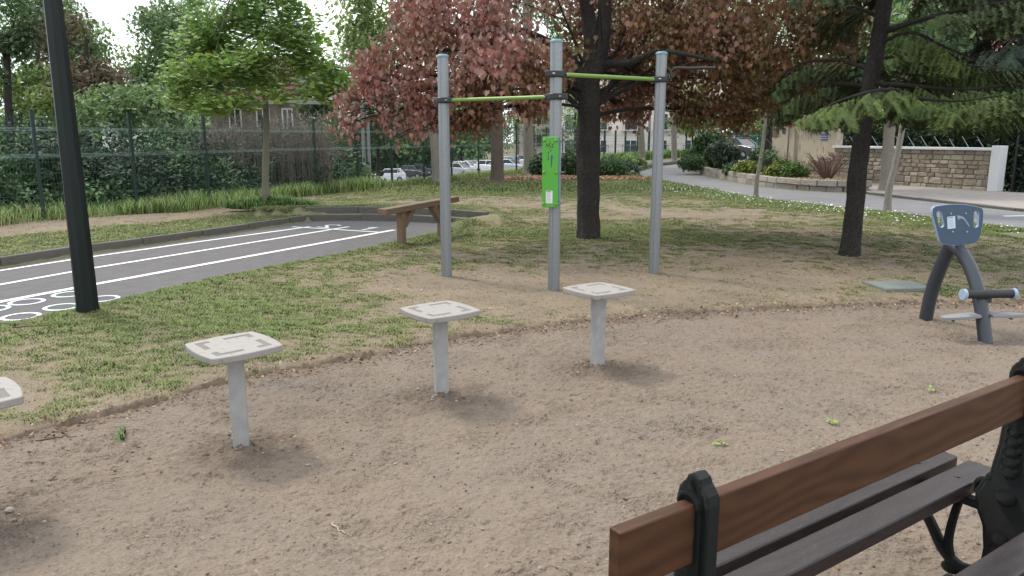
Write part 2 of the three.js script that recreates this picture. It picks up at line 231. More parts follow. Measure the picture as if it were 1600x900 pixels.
// lawn
const LX0 = -14, LX1 = 14, LZ = -42;
{
  const N = 2048, col = new Uint8Array(N * N * 4), bmp = new Uint8Array(N * N * 4);
  const x0 = -11, z0 = -26.5, S = 23.5;
  for (let j = 0; j < N; j++) for (let i = 0; i < N; i++) {
    const x = x0 + (i + 0.5) / N * S, z = z0 + (j + 0.5) / N * S, k = (j * N + i) * 4;
    if (z > 0 || (j % 1 && 0)) continue;
    const inside = z < zEdge(x) + 0.2;
    if (!inside) { col[k] = col[k + 1] = col[k + 2] = 90; col[k + 3] = 255; continue; }
    const g = green(x, z), a = n2(x * 26, z * 30), b = n2(x * 60 + 3, z * 70);
    const soil = mix3([0.195, 0.150, 0.104], [0.155, 0.118, 0.081], clamp(0.5 + 0.6 * n2(x * 1.3, z * 1.3) + 0.3 * a)), dry = [0.178, 0.155, 0.083], gr = [0.115, 0.130, 0.046];
    let c = mix3(soil, dry, sstep(0.10, 0.42, g + 0.14 * a)); c = mix3(c, gr, 0.85 * sstep(0.40, 0.95, g + 0.18 * a + 0.10 * b));
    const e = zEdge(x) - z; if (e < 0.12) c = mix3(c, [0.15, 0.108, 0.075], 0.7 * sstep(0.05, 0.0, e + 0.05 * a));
    const m = 1 + 0.16 * a + 0.18 * b; col[k] = 255 * clamp(s8(c[0] * m)); col[k + 1] = 255 * clamp(s8(c[1] * m)); col[k + 2] = 255 * clamp(s8(c[2] * m)); col[k + 3] = 255;
    bmp[k] = bmp[k + 1] = bmp[k + 2] = 255 * clamp(0.5 + 0.25 * a + 0.22 * b); bmp[k + 3] = 255;
  }
  const mk = (d, srgb) => { const t = new THREE.DataTexture(d, N, N); t.magFilter = THREE.LinearFilter; t.wrapS = t.wrapT = THREE.MirroredRepeatWrapping; if (srgb) t.colorSpace = THREE.SRGBColorSpace; t.needsUpdate = true; return t; };
  const S_ = [-0.09, -0.045, -0.015, 0.0, 0.015, 0.04, 0.08, 0.13, 0.2, 0.28]; let s = 0.28; while (s < 11) { s += 0.085; S_.push(s); } while (s < 44) { s += 0.28 + (s - 11) * 0.02; S_.push(s); }
  const nx = 561;
  const g = gridMesh(nx, S_.length, (i, j) => {
    const x = LX0 + i / (nx - 1) * (LX1 - LX0), e = Math.min(zEdge(x), 0.6), q = S_[j], z = e - q;
    let y = lawnY(x, z); const lip = sstep(-0.03, 0.03, q + 0.02 * n2(x * 22, z * 22)); y = mix(-0.07, y - 0.022 * sstep(0.22, 0.0, q) * clamp(0.45 - 0.9 * n2(x * 3.3, 7.7)), lip) + 0.012 * n2(x * 17, q * 9) * sstep(0.15, 0.02, q) * lip;
    return [x, y, z];
  }, (x, z) => [(x - x0) / S, (z - z0) / S]);
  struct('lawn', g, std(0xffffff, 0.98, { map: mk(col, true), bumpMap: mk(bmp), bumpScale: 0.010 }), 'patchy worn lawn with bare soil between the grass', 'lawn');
}
// play asphalt, its lines, rings and figures
const asphTex = tex(1024, 1024, (u, v) => { const a = tile(u, v, 8), b = tile(u, v, 90, 5), c = tile(u, v, 320, 2); const t = 1 + 0.10 * a + 0.12 * b + 0.20 * c + (c > 0.62 ? 0.35 : 0) - (b > 0.7 ? 0.12 : 0); return sc([0.098 * t, 0.091 * t, 0.091 * t]); });
const asphBump = tex(512, 512, (u, v) => 0.5 + 0.3 * tile(u, v, 160, 4) + 0.2 * tile(u, v, 80, 9), false);
const withRep = (t, r, off = 0) => { const q = t.clone(); q.repeat.set(r, r); q.offset.set(off, off); q.needsUpdate = true; return q; };
const matAsph = std(0xffffff, 0.92, { map: withRep(asphTex, 0.4), bumpMap: withRep(asphBump, 0.9), bumpScale: 0.006 });
struct('asphalt_play_area', sheet(ASPHALT, 0.006), matAsph, 'grey asphalt play area painted with running lanes', 'asphalt');
const paintTex = tex(256, 256, (u, v) => { const a = tile(u, v, 10, 1), b = tile(u, v, 70, 3); const w = clamp(0.72 + 0.05 * a + 0.07 * b - (a + 0.9 * b > 0.95 ? 0.35 : 0)); return sc([w, w, w * 0.985]); });
const matPaint = std(0xffffff, 0.85, { map: withRep(paintTex, 0.9) });
function stripe(pts, w, y) {                                               // a painted band along points on the ground
  const L = [], Rr = []; for (let i = 0; i < pts.length; i++) { const a = pts[Math.max(0, i - 1)], b = pts[Math.min(pts.length - 1, i + 1)], dx = b[0] - a[0], dz = b[1] - a[1], l = Math.hypot(dx, dz), jit = 0.004 * n2(i * 3, pts[i][0]); L.push([pts[i][0] - dz / l * (w / 2 + jit), pts[i][1] + dx / l * (w / 2 + jit)]); Rr.push([pts[i][0] + dz / l * (w / 2 - jit), pts[i][1] - dx / l * (w / 2 - jit)]); }
  return sheet([...L, ...Rr.reverse()], y);
}
const dense = (a, n = 14) => { const o = []; for (let i = 0; i < a.length - 1; i++) for (let k = 0; k < n; k++) o.push([mix(a[i][0], a[i + 1][0], k / n), mix(a[i][1], a[i + 1][1], k / n)]); o.push(a[a.length - 1]); return o; };
const extend = (a, len) => { const [p, q] = a, dx = p[0] - q[0], dz = p[1] - q[1], l = Math.hypot(dx, dz); return [[p[0] + dx / l * len, p[1] + dz / l * len], ...a]; };
function paint(name, geo, mat, label) { const m = struct(name, geo, mat, label, 'marking'); return m; }
{
  const L1 = extend([[0, 424], [117, 406], [300, 380], [484, 355]].map((p) => G(...p)), 4), L2 = extend([[0, 446], [145, 420], [300, 395], [545, 355]].map((p) => G(...p)), 4), L3 = extend([[0, 473], [150, 445], [380, 403], [616, 360]].map((p) => G(...p)), 4);
  paint('lane_line', stripe(dense(L1), 0.075, 0.0102), matPaint, 'white lane line painted close along the kerb');
  paint('lane_line', stripe(dense(L2), 0.08, 0.0102), matPaint, 'white lane line between the other two lane lines');
  paint('lane_line', stripe(dense(L3), 0.10, 0.0102), matPaint, 'broad white lane line beside the painted rings');
  paint('finish_line', stripe(dense([G(456, 355.5), G(592, 364)]), 0.07, 0.0142), matPaint, 'white line painted across the ends of the lanes');
  // lane figures 1 and 2, read from the far end
  const fig = (strokes, o, u, w, y, label) => { const gs = strokes.map((s) => stripe(s.map(([a, b]) => [o[0] + u[0] * a + w[0] * b, o[1] + u[1] * a + w[1] * b]), 0.06, y)); paint('lane_number', merge(gs), matPaint, label); };
  const u = [0.47, -0.88], w = [0.88, 0.47];
  fig([[[0.0, 0], [0.42, 0]], [[0.42, 0.02], [0.32, -0.13]]], G(566, 360), u, w, 0.0102, 'white figure 1 painted at the lane end');
  fig([[[0, -0.12], [0, 0.16]], [[0.03, 0.1], [0.26, -0.13], [0.36, -0.12], [0.42, 0.0], [0.36, 0.12]]], G(503, 356), u, w, 0.0102, 'white figure 2 painted at the lane end');
  const rings = [[33, 496, 'white'], [42, 473, 'violet'], [97, 481, 'mint'], [108, 461, 'mint'], [160, 468, 'violet'], [203, 474, 'mint'], [-14, 484, 'mint']];
  const rm = { white: std([0.70, 0.70, 0.82], 0.85), violet: std([0.62, 0.60, 0.80], 0.85), mint: std([0.55, 0.70, 0.62], 0.85) }, seen = { white: 'one pale lilac ring painted where the asphalt meets the grass', violet: 'lilac ring painted among the hopping rings beside the lane', mint: 'mint ring painted among the hopping rings beside the lane' };
  for (const [px, py, k] of rings) { const [x, z] = G(px, py); const g = new THREE.RingGeometry(0.122, 0.162, 40); g.rotateX(-Math.PI / 2).translate(x, 0.0102, z); const m = paint('hopping_ring', g, rm[k], seen[k]); m.userData.group = k + ' rings painted on the asphalt'; }
  // pale edging along the grass
  const e = [[60, 499], [120, 487], [240, 460], [300, 446], [380, 429], [480, 408.5]].map((p) => { const q = G(...p); return [q[0] - 0.01, q[1] + 0.01]; });
  struct('edging_strip', stripe(dense(e), 0.045, 0.020), std([0.42, 0.40, 0.38], 0.95), 'thin pale concrete edging between asphalt and grass', 'edging');
}
// kerbs
const concTex = tex(512, 512, (u, v) => { const a = tile(u, v, 5, 1), b = tile(u, v, 30, 3), c = tile(u, v, 120, 6); const t = 1 + 0.22 * a + 0.18 * b + 0.16 * c - (a + b > 0.8 ? 0.25 : 0); return sc(mix3([0.125 * t, 0.112 * t, 0.096 * t], [0.085 * t, 0.08 * t, 0.064 * t], clamp(0.5 + a))); });
const matConc = std(0xffffff, 0.95, { map: withRep(concTex, 1), bumpMap: withRep(concTex, 1), bumpScale: 0.006 });
function blocks(parent, name, line, len, h, w, y, mat, seed, jit = 0.006) {         // kerb stones set one after another along a line
  const R = rng(seed); let cur = [...line[0]], i = 0; const pts = []; let tot = 0; const cum = [0]; for (let k = 0; k < line.length - 1; k++) { tot += Math.hypot(line[k + 1][0] - line[k][0], line[k + 1][1] - line[k][1]); cum.push(tot); }
  const P = (s) => { let k = 0; while (k < cum.length - 2 && s > cum[k + 1]) k++; const t = (s - cum[k]) / (cum[k + 1] - cum[k]); return [mix(line[k][0], line[k + 1][0], t), mix(line[k][1], line[k + 1][1], t)]; };
  const shapes = [0, 1, 2].map((q) => { const g = new RoundedBoxGeometry(1, h, w, 1, 0.012); const p = g.attributes.position; for (let k = 0; k < p.count; k++) p.setXYZ(k, p.getX(k), p.getY(k) + 0.006 * n3(p.getX(k) * 5 + q * 9, p.getY(k) * 6, p.getZ(k) * 6), p.getZ(k) + 0.008 * n3(p.getX(k) * 6, p.getY(k) * 8 + q * 7, p.getZ(k) * 5)); g.computeVertexNormals(); return g; });
  for (let s = 0; s < tot - 0.05;) { const l = Math.min(len * (0.9 + 0.2 * R()), tot - s), a = P(s), b = P(s + l), m = part(name, shapes[R() * 3 | 0], Array.isArray(mat) ? mat[R() * mat.length | 0] : mat, parent); m.scale.x = Math.max(0.05, Math.hypot(b[0] - a[0], b[1] - a[1]) - 0.012); m.position.set((a[0] + b[0]) / 2 + jit * (R() - 0.5), y + h / 2 + jit * (R() - 0.5), (a[1] + b[1]) / 2 + jit * (R() - 0.5)); m.rotation.y = -Math.atan2(b[1] - a[1], b[0] - a[0]) + 0.01 * (R() - 0.5); s += l; }
}
{
  const k = group('kerb', 'long low concrete kerb between asphalt lanes and grass strip', 'kerb'); k.userData.kind = 'structure';
  const back = KERB.map(([x, z]) => [x - 0.055, z - 0.03]); blocks(k, 'kerb_stone', back, 1.0, 0.23, 0.10, -0.10, matConc, 3);
  const s1 = group('step_kerb', 'two-stepped concrete kerb closing off the end of the lanes', 'kerb'); s1.userData.kind = 'structure';
  blocks(s1, 'kerb_stone', STEP, 1.0, 0.235, 0.12, -0.11, matConc, 4);
  blocks(s1, 'kerb_stone', STEP.map(([x, z]) => [x + 0.08 * (x + 2) / 2, z - 0.36]), 1.0, 0.345, 0.10, -0.11, matConc, 5);
  struct('step_tread', sheet([...STEP, ...STEP.map(([x, z]) => [x + 0.08 * (x + 2) / 2, z - 0.36]).reverse()], 0.105), std([0.2, 0.175, 0.14], 0.97), 'earthy tread between the two kerb steps', 'step');
}
// road, pavement, car park
{
  const roadTex = tex(512, 512, (u, v) => { const a = tile(u, v, 4), b = tile(u, v, 60, 5), c = tile(u, v, 200, 2); const t = 1 + 0.10 * a + 0.08 * b + 0.14 * c; return sc([0.165 * t, 0.160 * t, 0.165 * t]); });
  struct('road', sheet(ROAD, 0.02), std(0xffffff, 0.9, { map: withRep(roadTex, 0.3), bumpMap: withRep(asphBump, 0.9), bumpScale: 0.005 }), 'grey park road curving away past the planter', 'road');
  const pv = tex(256, 256, (u, v) => { const a = tile(u, v, 4), b = tile(u, v, 60, 5); const t = 1 + 0.10 * a + 0.12 * b; return sc([0.27 * t, 0.235 * t, 0.215 * t]); });
  struct('pavement', sheet(PAVE, 0.075), std(0xffffff, 0.95, { map: withRep(pv, 0.4) }), 'pinkish grey pavement in front of the stone wall', 'pavement');
  const kb = group('road_kerb', 'low dark kerb between road and pinkish pavement', 'kerb'); kb.userData.kind = 'structure';
  blocks(kb, 'kerb_stone', [[12.7, -11.8], [11.0, -16], [10.4, -18.6], [9.95, -21.1]].map(([x, z]) => [x - 0.02, z]), 1.0, 0.14, 0.14, -0.06, matConc, 6);
  const kl = group('road_kerb', 'dark kerb where the road bends by the far plane trunks', 'kerb'); kl.userData.kind = 'structure';
  blocks(kl, 'kerb_stone', [[5.0, -31], [5.35, -34], [7.35, -40], [10.45, -46.5], [14.45, -53.5]].map(([x, z]) => [x - 0.08, z]), 1.2, 0.24, 0.16, -0.06, matConc, 7);
  const a = G(1568, 339.5), b = G(1640, 338.5); paint('road_marking', stripe([a, [(a[0] + b[0]) / 2, (a[1] + b[1]) / 2], b], 0.11, 0.0245), matPaint, 'short white road marking near the pavement');
  struct('car_park', gridMesh(42, 9, (i, j) => { const x = -60 + i * 2, z = -70 - j * 4.2; return [x, parkY(x), z]; }, (x, z) => [x, z]), std([0.15, 0.15, 0.155], 0.95), 'grey car park lying lower beyond the fence', 'car park');
}
{ // inspection cover in the lawn
  const c = group('inspection_cover', 'flat grey-green inspection cover set in the shaded lawn', 'cover', [4.1, 0.03, -7.86], 0.12);
  part('frame', merge([box(0.56, 0.03, 0.03, 0, 0.012, 0.2), box(0.56, 0.03, 0.03, 0, 0.012, -0.2), box(0.03, 0.03, 0.37, -0.265, 0.012, 0), box(0.03, 0.03, 0.37, 0.265, 0.012, 0)]), std([0.15, 0.17, 0.15], 0.8), c);
  part('lid', rbox(0.49, 0.03, 0.36, 0.006, 0, 0.016, 0), std([0.20, 0.225, 0.20], 0.75, { bumpMap: withRep(asphBump, 3), bumpScale: 0.004 }), c);
}
// ---------------------------------------------------------------- exercise equipment
const zinc = tex(512, 512, (u, v) => { const a = tile(u, v, 9, 2), b = tile(u, v, 40, 4), st = tile(u, v * 0.15, 60, 6); const t = 1 + 0.04 * a + 0.03 * b + 0.05 * st; return sc([0.235 * t, 0.252 * t, 0.262 * t]); });
const matZinc = std(0xffffff, 0.42, { map: withRep(zinc, 2), metalness: 0.6 });
const matBlack = std([0.012, 0.013, 0.015], 0.45), matGreen = std([0.145, 0.25, 0.04], 0.45);
{
  const A = [-0.75, -8.523], B = [0.435, -7.726], C = [1.661, -8.727];
  const f = group('pull_up_frame', 'pull-up frame of three grey metal poles joined by two green bars', 'pull-up frame', [B[0], 0.04, B[1]]);
  const L = ([x, z], y) => V(x - B[0], y - 0.04, z - B[1]);
  function pole(h) {
    const sh = new THREE.Shape(), n = 72; for (let i = 0; i < n; i++) { const a = i / n * 2 * Math.PI; let r = 0.061; for (let q = 0; q < 4; q++) { const d = Math.atan2(Math.sin(a - q * Math.PI / 2 - 1.05), Math.cos(a - q * Math.PI / 2 - 1.05)); r -= 0.007 * Math.exp(-d * d / 0.012); } sh[i ? 'lineTo' : 'moveTo'](r * Math.cos(a), r * Math.sin(a)); }
    const g = new THREE.ExtrudeGeometry(sh, { depth: h, bevelEnabled: false }); g.rotateX(-Math.PI / 2); return g;
  }
  const cap = new THREE.LatheGeometry([[0, 0.022], [0.045, 0.02], [0.062, 0.012], [0.068, 0], [0.068, -0.012]].map((p) => new THREE.Vector2(...p)), 28);
  for (const [p, h, lab] of [[A, 2.47, 'pole at the end with the lower bar'], [B, 2.53, 'middle pole carrying the green panel'], [C, 2.52, 'pole with the black dip handle']]) { const m = part('pole', pole(h - 0.02), matZinc, f, lab); m.position.copy(L(p, 0.0)); const c = part('cap', cap, std([0.10, 0.22, 0.26], 0.5), m); c.position.y = h - 0.02; }
  function clamp1(p, y, dir, w = 0.22) {                                      // lens-shaped collar whose points lie along the bar
    const sh = new THREE.Shape(); const n = 40; for (let i = 0; i < n; i++) { const a = i / n * 2 * Math.PI, c = Math.cos(a), r = 0.081 + (w / 2 - 0.081) * Math.pow(Math.abs(c), 6); sh[i ? 'lineTo' : 'moveTo'](r * c, 0.081 * Math.sin(a) * (1 - 0.25 * Math.pow(Math.abs(c), 3))); }
    const g = new THREE.ExtrudeGeometry(sh, { depth: 0.04, bevelEnabled: true, bevelSize: 0.012, bevelThickness: 0.01, bevelSegments: 3 }); g.rotateX(-Math.PI / 2).translate(0, -0.02, 0);
    const m = part('clamp', g, matBlack, f); m.position.copy(L(p, y)); m.rotation.y = -Math.atan2(dir[1], dir[0]); for (const s of [-1, 1]) { const b = part('bolt', new THREE.CylinderGeometry(0.009, 0.009, 0.03, 8).rotateX(Math.PI / 2), std([0.3, 0.3, 0.3], 0.4, { metalness: 0.8 }), m); b.position.set(s * 0.088, 0, 0.06); }
  }
  const dAB = [B[0] - A[0], B[1] - A[1]], dBC = [C[0] - B[0], C[1] - B[1]];
  clamp1(A, 1.985, dAB, 0.25); clamp1(B, 1.985, dAB, 0.25); clamp1(B, 2.2, dBC, 0.25); clamp1(C, 2.22, dBC, 0.25);
  part('bar', tube([L(A, 1.985), L([(A[0] + B[0]) / 2, (A[1] + B[1]) / 2], 1.985), L(B, 1.985)], [0.02, 0.02, 0.02], 14), matGreen, f, 'lower green bar');
  part('bar', tube([L(B, 2.2), L([(C[0] + B[0]) / 2, (C[1] + B[1]) / 2], 2.21), L(C, 2.22)], [0.021, 0.021, 0.021], 14), matGreen, f, 'higher green bar');
  part('dip_handle', tube(curve([L(C, 2.22).add(V(0.07, 0, 0.03)), L(C, 2.235).add(V(0.115, 0.005, 0.04)), L(C, 2.3).add(V(0.10, 0, 0.04)), L(C, 2.335).add(V(0.13, 0, 0.04)), L(C, 2.34).add(V(0.3, 0, 0.03)), L(C, 2.345).add(V(0.6, 0, 0.02))], 24), lerpR(0.017, 0.017, 24), 10), matBlack, f);
  const pn = new THREE.Group(); pn.name = 'instruction_panel'; pn.position.copy(L(B, 1.245)).add(V(-0.052, 0, 0.085)); pn.rotation.y = -0.42; f.add(pn);
  part('backing', rbox(0.175, 0.69, 0.016, 0.007, 0.004, 0, -0.014), std([0.03, 0.16, 0.30], 0.5), pn);
  const face = canvasTex(256, 1024, (c, w, h) => {
    c.fillStyle = 'rgb(76,154,46)'; c.fillRect(0, 0, w, h); const R = rng(8); for (let i = 0; i < 900; i++) { c.fillStyle = `rgba(${R() < 0.5 ? '60,120,30' : '140,210,80'},0.12)`; c.fillRect(R() * w, R() * h, 2 + R() * 5, 1 + R() * 3); }
    c.strokeStyle = '#15201a'; c.lineWidth = 8; c.lineCap = 'round'; const ln = (...p) => { c.beginPath(); c.moveTo(p[0], p[1]); for (let i = 2; i < p.length; i += 2) c.lineTo(p[i], p[i + 1]); c.stroke(); };
    ln(58, 150, 70, 95, 92, 142); ln(62, 128, 96, 122); ln(104, 150, 112, 84); ln(140, 88, 108, 118, 150, 150); ln(150, 120, 185, 96, 160, 130, 178, 150, 150, 152); ln(120, 70, 126, 60); ln(128, 150, 120, 180); ln(96, 215, 98, 330); ln(90, 320, 98, 332, 104, 320); ln(90, 228, 97, 214, 104, 228);
    c.fillStyle = '#11466e'; c.beginPath(); c.moveTo(104, 168); c.lineTo(132, 200); c.lineTo(164, 172); c.lineTo(134, 222); c.closePath(); c.fill(); c.beginPath(); c.moveTo(138, 266); c.lineTo(170, 262); c.lineTo(156, 420); c.lineTo(132, 452); c.lineTo(142, 410); c.closePath(); c.fill();
  });
  const fg = rbox(0.172, 0.70, 0.012, 0.006, 0, 0, 0); { const p = fg.attributes.position, uv = fg.attributes.uv; for (let i = 0; i < p.count; i++) uv.setXY(i, p.getX(i) / 0.172 + 0.5, p.getY(i) / 0.70 + 0.5); }
  part('face', fg, std(0xffffff, 0.45, { map: face }), pn);
  for (const [x, y] of [[-0.062, 0.315], [0.062, 0.315], [-0.066, 0.0], [0.066, 0.0], [-0.066, -0.315], [0.066, -0.315]]) part('bolt_cap', new THREE.SphereGeometry(0.0165, 12, 8).scale(1, 1, 0.7), matGreen, pn).position.set(x, y, 0.010);
  const lab = canvasTex(128, 256, (c, w, h) => { c.fillStyle = '#cfd2d2'; c.fillRect(0, 0, w, h); c.fillStyle = '#30343a'; c.fillRect(14, 12, 84, 16); c.fillStyle = '#8d9296'; for (let y = 44; y < 240; y += 11) c.fillRect(14, y, 60 + (y * 37 % 40), 4); });
  part('label', new THREE.PlaneGeometry(0.072, 0.125).translate(-0.006, -0.245, 0.0075), std(0xffffff, 0.5, { map: lab }), pn);
  for (const y of [0.31, 0, -0.31]) part('strap', box(0.16, 0.012, 0.12, 0.02, y, -0.07), matZinc, pn);
}
// stepping posts
{
  const a = 0.178; const sh = new THREE.Shape(); const cor = [[a, a], [-a, a], [-a, -a], [a, -a]], rr = 0.024;
  for (let k = 0; k < 4; k++) { const [x0, y0] = cor[k], [x1, y1] = cor[(k + 1) % 4], dx = Math.sign(x1 - x0), dy = Math.sign(y1 - y0), nx = dy, ny = -dx; const s = [x0 + dx * rr, y0 + dy * rr], e = [x1 - dx * rr, y1 - dy * rr], bow = 0.03; if (!k) sh.moveTo(...s); sh.quadraticCurveTo((s[0] + e[0]) / 2 + nx * bow, (s[1] + e[1]) / 2 + ny * bow, ...e); const [x2, y2] = cor[(k + 2) % 4]; sh.quadraticCurveTo(x1, y1, x1 + Math.sign(x2 - x1) * rr, y1 + Math.sign(y2 - y1) * rr); }
  for (let k = 0; k < 4; k++) { const w = 0.040, i = a - 0.030, lo = 0.150, so = 0.080; const pts = [[i, i], [i - lo, i], [i - lo, i - w], [i - w * 1.2, i - w], [i - w, i - w * 1.2], [i - w, i - so], [i, i - so]]; const c = Math.cos(k * Math.PI / 2), s = Math.sin(k * Math.PI / 2); sh.holes.push(new THREE.Path(pts.map(([x, y]) => new THREE.Vector2(x * c - y * s, x * s + y * c)))); }
  const top = new THREE.ExtrudeGeometry(sh, { depth: 0.022, bevelEnabled: true, bevelSize: 0.006, bevelThickness: 0.006, bevelSegments: 3, curveSegments: 10 }); top.rotateX(-Math.PI / 2).translate(0, 0.537, 0);
  const under = box(0.30, 0.016, 0.30, 0, 0.5525, 0);
  const st = tex(256, 256, (u, v) => { const q = tile(u, v, 6, 3), b = tile(u, v, 50, 1), c = tile(u, v, 110, 8); const t = 1 + 0.06 * q + 0.06 * b - (c + 0.4 * q > 0.85 ? 0.35 : 0); return sc(mix3([0.265 * t, 0.243 * t, 0.225 * t], [0.18, 0.145, 0.11], 0.55 * sstep(0.35, 0.9, q + 0.5 * b))); });
  const m1 = std(0xffffff, 0.7, { map: withRep(st, 3) }), m2 = std([0.16, 0.145, 0.13], 0.9);
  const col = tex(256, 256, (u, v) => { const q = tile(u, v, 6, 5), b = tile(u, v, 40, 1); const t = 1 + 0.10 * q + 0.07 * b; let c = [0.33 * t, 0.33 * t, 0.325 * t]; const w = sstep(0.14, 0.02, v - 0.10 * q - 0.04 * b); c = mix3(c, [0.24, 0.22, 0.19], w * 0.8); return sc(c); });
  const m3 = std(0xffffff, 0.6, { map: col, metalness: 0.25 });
  const names = ['fourth', 'third', 'second', 'first'];
  SEATS.forEach(([x, z], i) => {
    const o = group('stepping_post', `pale square-topped stepping post, ${names[i]} in its row counted from the pull-up frame`, 'stepping post', [x, 0.0, z], 0, 'stepping posts in a row on the sand');
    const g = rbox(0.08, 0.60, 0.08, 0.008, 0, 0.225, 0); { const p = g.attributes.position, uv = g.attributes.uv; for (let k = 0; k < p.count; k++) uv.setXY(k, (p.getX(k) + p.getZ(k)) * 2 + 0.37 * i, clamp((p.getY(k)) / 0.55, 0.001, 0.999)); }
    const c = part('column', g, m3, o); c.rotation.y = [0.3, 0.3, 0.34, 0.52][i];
    const t = part('tread', top, m1, o); t.rotation.y = [0.75, 0.75, 0.66, 0.62][i]; const u = part('slot_floor', under, m2, t);
    part('bracket', box(0.14, 0.012, 0.14, 0, 0.513, 0), m2, o);
    t.rotation.x = [0, 0.012, 0.0, -0.01][i];
  });
}
// leg-press machine
{
  const m = group('leg_press_machine', 'slate blue leg exercise machine with arched frame and footrests', 'fitness machine', [3.72, 0, -6.15], 0.06);
  const dk = std([0.030, 0.036, 0.046], 0.42), bl = std([0.036, 0.067, 0.11], 0.6), pale = std([0.25, 0.34, 0.44], 0.6);
  part('rear_tube', tube(curve([V(-0.01, -0.05, -0.40), V(-0.01, 0.25, -0.355), V(-0.005, 0.5, -0.27), V(0, 0.78, -0.14)], 20), lerpR(0.055, 0.055, 20), 18), dk, m);
  part('front_tube', tube(curve([V(0, 0.70, -0.19), V(0.0, 0.67, -0.06), V(0.0, 0.56, 0.09), V(0, 0.40, 0.21), V(0, 0.2, 0.31), V(0.0, -0.05, 0.40)], 28), lerpR(0.051, 0.051, 28), 18), dk, m);
  const roll = part('roller', new THREE.CylinderGeometry(0.034, 0.034, 0.40, 20).rotateZ(Math.PI / 2).translate(0.035, 0.375, 0.30), std([0.015, 0.016, 0.02], 0.6), m);
  for (const s of [-1, 1]) part('end_cap', new THREE.CylinderGeometry(0.044, 0.044, 0.024, 22).rotateZ(Math.PI / 2).translate(0.035 + s * 0.205, 0.375, 0.30), pale, roll);
  part('bracket', merge([box(0.05, 0.09, 0.06, 0.05, 0.345, 0.26), cyl(0.02, 0.02, 0.1, 10, 0.04, 0.32, 0.27)]), dk, m);
  for (const s of [-1, 1]) { const sh = new THREE.Shape(); sh.moveTo(0, -0.055); sh.quadraticCurveTo(0.16, -0.065, 0.27, -0.03); sh.quadraticCurveTo(0.29, 0, 0.27, 0.03); sh.quadraticCurveTo(0.16, 0.065, 0, 0.055); const g = new THREE.ExtrudeGeometry(sh, { depth: 0.016, bevelEnabled: true, bevelSize: 0.004, bevelThickness: 0.004, bevelSegments: 2 }); g.rotateX(-Math.PI / 2); const p = part('footrest', g, std([0.21, 0.21, 0.215], 0.75), m); p.position.set(s * 0.05, 0.20, 0.31); if (s < 0) p.rotation.y = Math.PI; p.rotation.z = s * 0.03 - 0.05; part('stud', cyl(0.012, 0.012, 0.03, 8, 0.19, -0.012, 0), dk, p); }
  // back plate with two grips
  const sh = new THREE.Shape(); sh.moveTo(-0.222, 0.125); sh.quadraticCurveTo(-0.228, 0.105, -0.222, 0.08); sh.lineTo(-0.145, -0.135); sh.quadraticCurveTo(-0.13, -0.16, -0.10, -0.163); sh.quadraticCurveTo(0.03, -0.182, 0.15, -0.155); sh.quadraticCurveTo(0.195, -0.145, 0.205, -0.11); sh.quadraticCurveTo(0.235, 0.02, 0.222, 0.11); sh.quadraticCurveTo(0.22, 0.135, 0.195, 0.14); sh.quadraticCurveTo(0, 0.185, -0.195, 0.145); sh.quadraticCurveTo(-0.215, 0.14, -0.222, 0.125);
  const slot = (x0, y0, x1, y1, r) => { const dx = x1 - x0, dy = y1 - y0, l = Math.hypot(dx, dy), a = Math.atan2(dy, dx), p = new THREE.Path(); p.absarc(x0, y0, r, a + Math.PI / 2, a + Math.PI * 1.5); p.absarc(x1, y1, r, a - Math.PI / 2, a + Math.PI / 2); p.closePath(); return p; };
  sh.holes.push(slot(-0.165, 0.085, -0.138, -0.005, 0.024), slot(0.165, 0.09, 0.168, 0.0, 0.024));
  const g = new THREE.ExtrudeGeometry(sh, { depth: 0.018, bevelEnabled: true, bevelSize: 0.003, bevelThickness: 0.003, bevelSegments: 2, curveSegments: 14 });
  const plate = part('back_plate', g, [bl, pale], m); plate.position.set(-0.045, 0.885, -0.085); plate.rotation.set(-0.10, 0.12, -0.02); plate.scale.x = 1.06;
  for (const [x, y] of [[-0.065, 0.088], [0.065, 0.092], [-0.04, -0.06], [0.088, -0.06]]) part('bolt', new THREE.CylinderGeometry(0.007, 0.007, 0.008, 10).rotateX(Math.PI / 2).translate(x, y, 0.024), pale, plate);
  const lab = canvasTex(128, 192, (c, w, h) => { c.fillStyle = '#b9c3d2'; c.fillRect(0, 0, w, h); c.fillStyle = '#20262e'; c.fillRect(16, 10, 14, 16); c.fillRect(38, 13, 62, 9); c.fillStyle = '#8c97a8'; for (let y = 40; y < 178; y += 10) c.fillRect(14, y, 70 + (y * 29 % 34), 3); });
  part('label', new THREE.PlaneGeometry(0.07, 0.1).rotateZ(0.12).translate(-0.055, 0.015, 0.0225), std(0xffffff, 0.5, { map: lab }), plate);
  const fig = new THREE.Shape([[0, 0.075], [0.028, 0.072], [0.06, 0.063], [0.078, 0.045], [0.115, 0.0], [0.122, -0.018], [0.114, -0.016], [0.105, -0.004], [0.07, 0.038], [0.05, 0.048], [0.03, 0.05], [0.018, 0.034], [0.012, 0.05]].map((p) => new THREE.Vector2(...p)));
  part('pictogram', new THREE.ShapeGeometry(fig).translate(-0.012, 0.0, 0.0222), std([0.20, 0.28, 0.36], 0.6), plate);
}
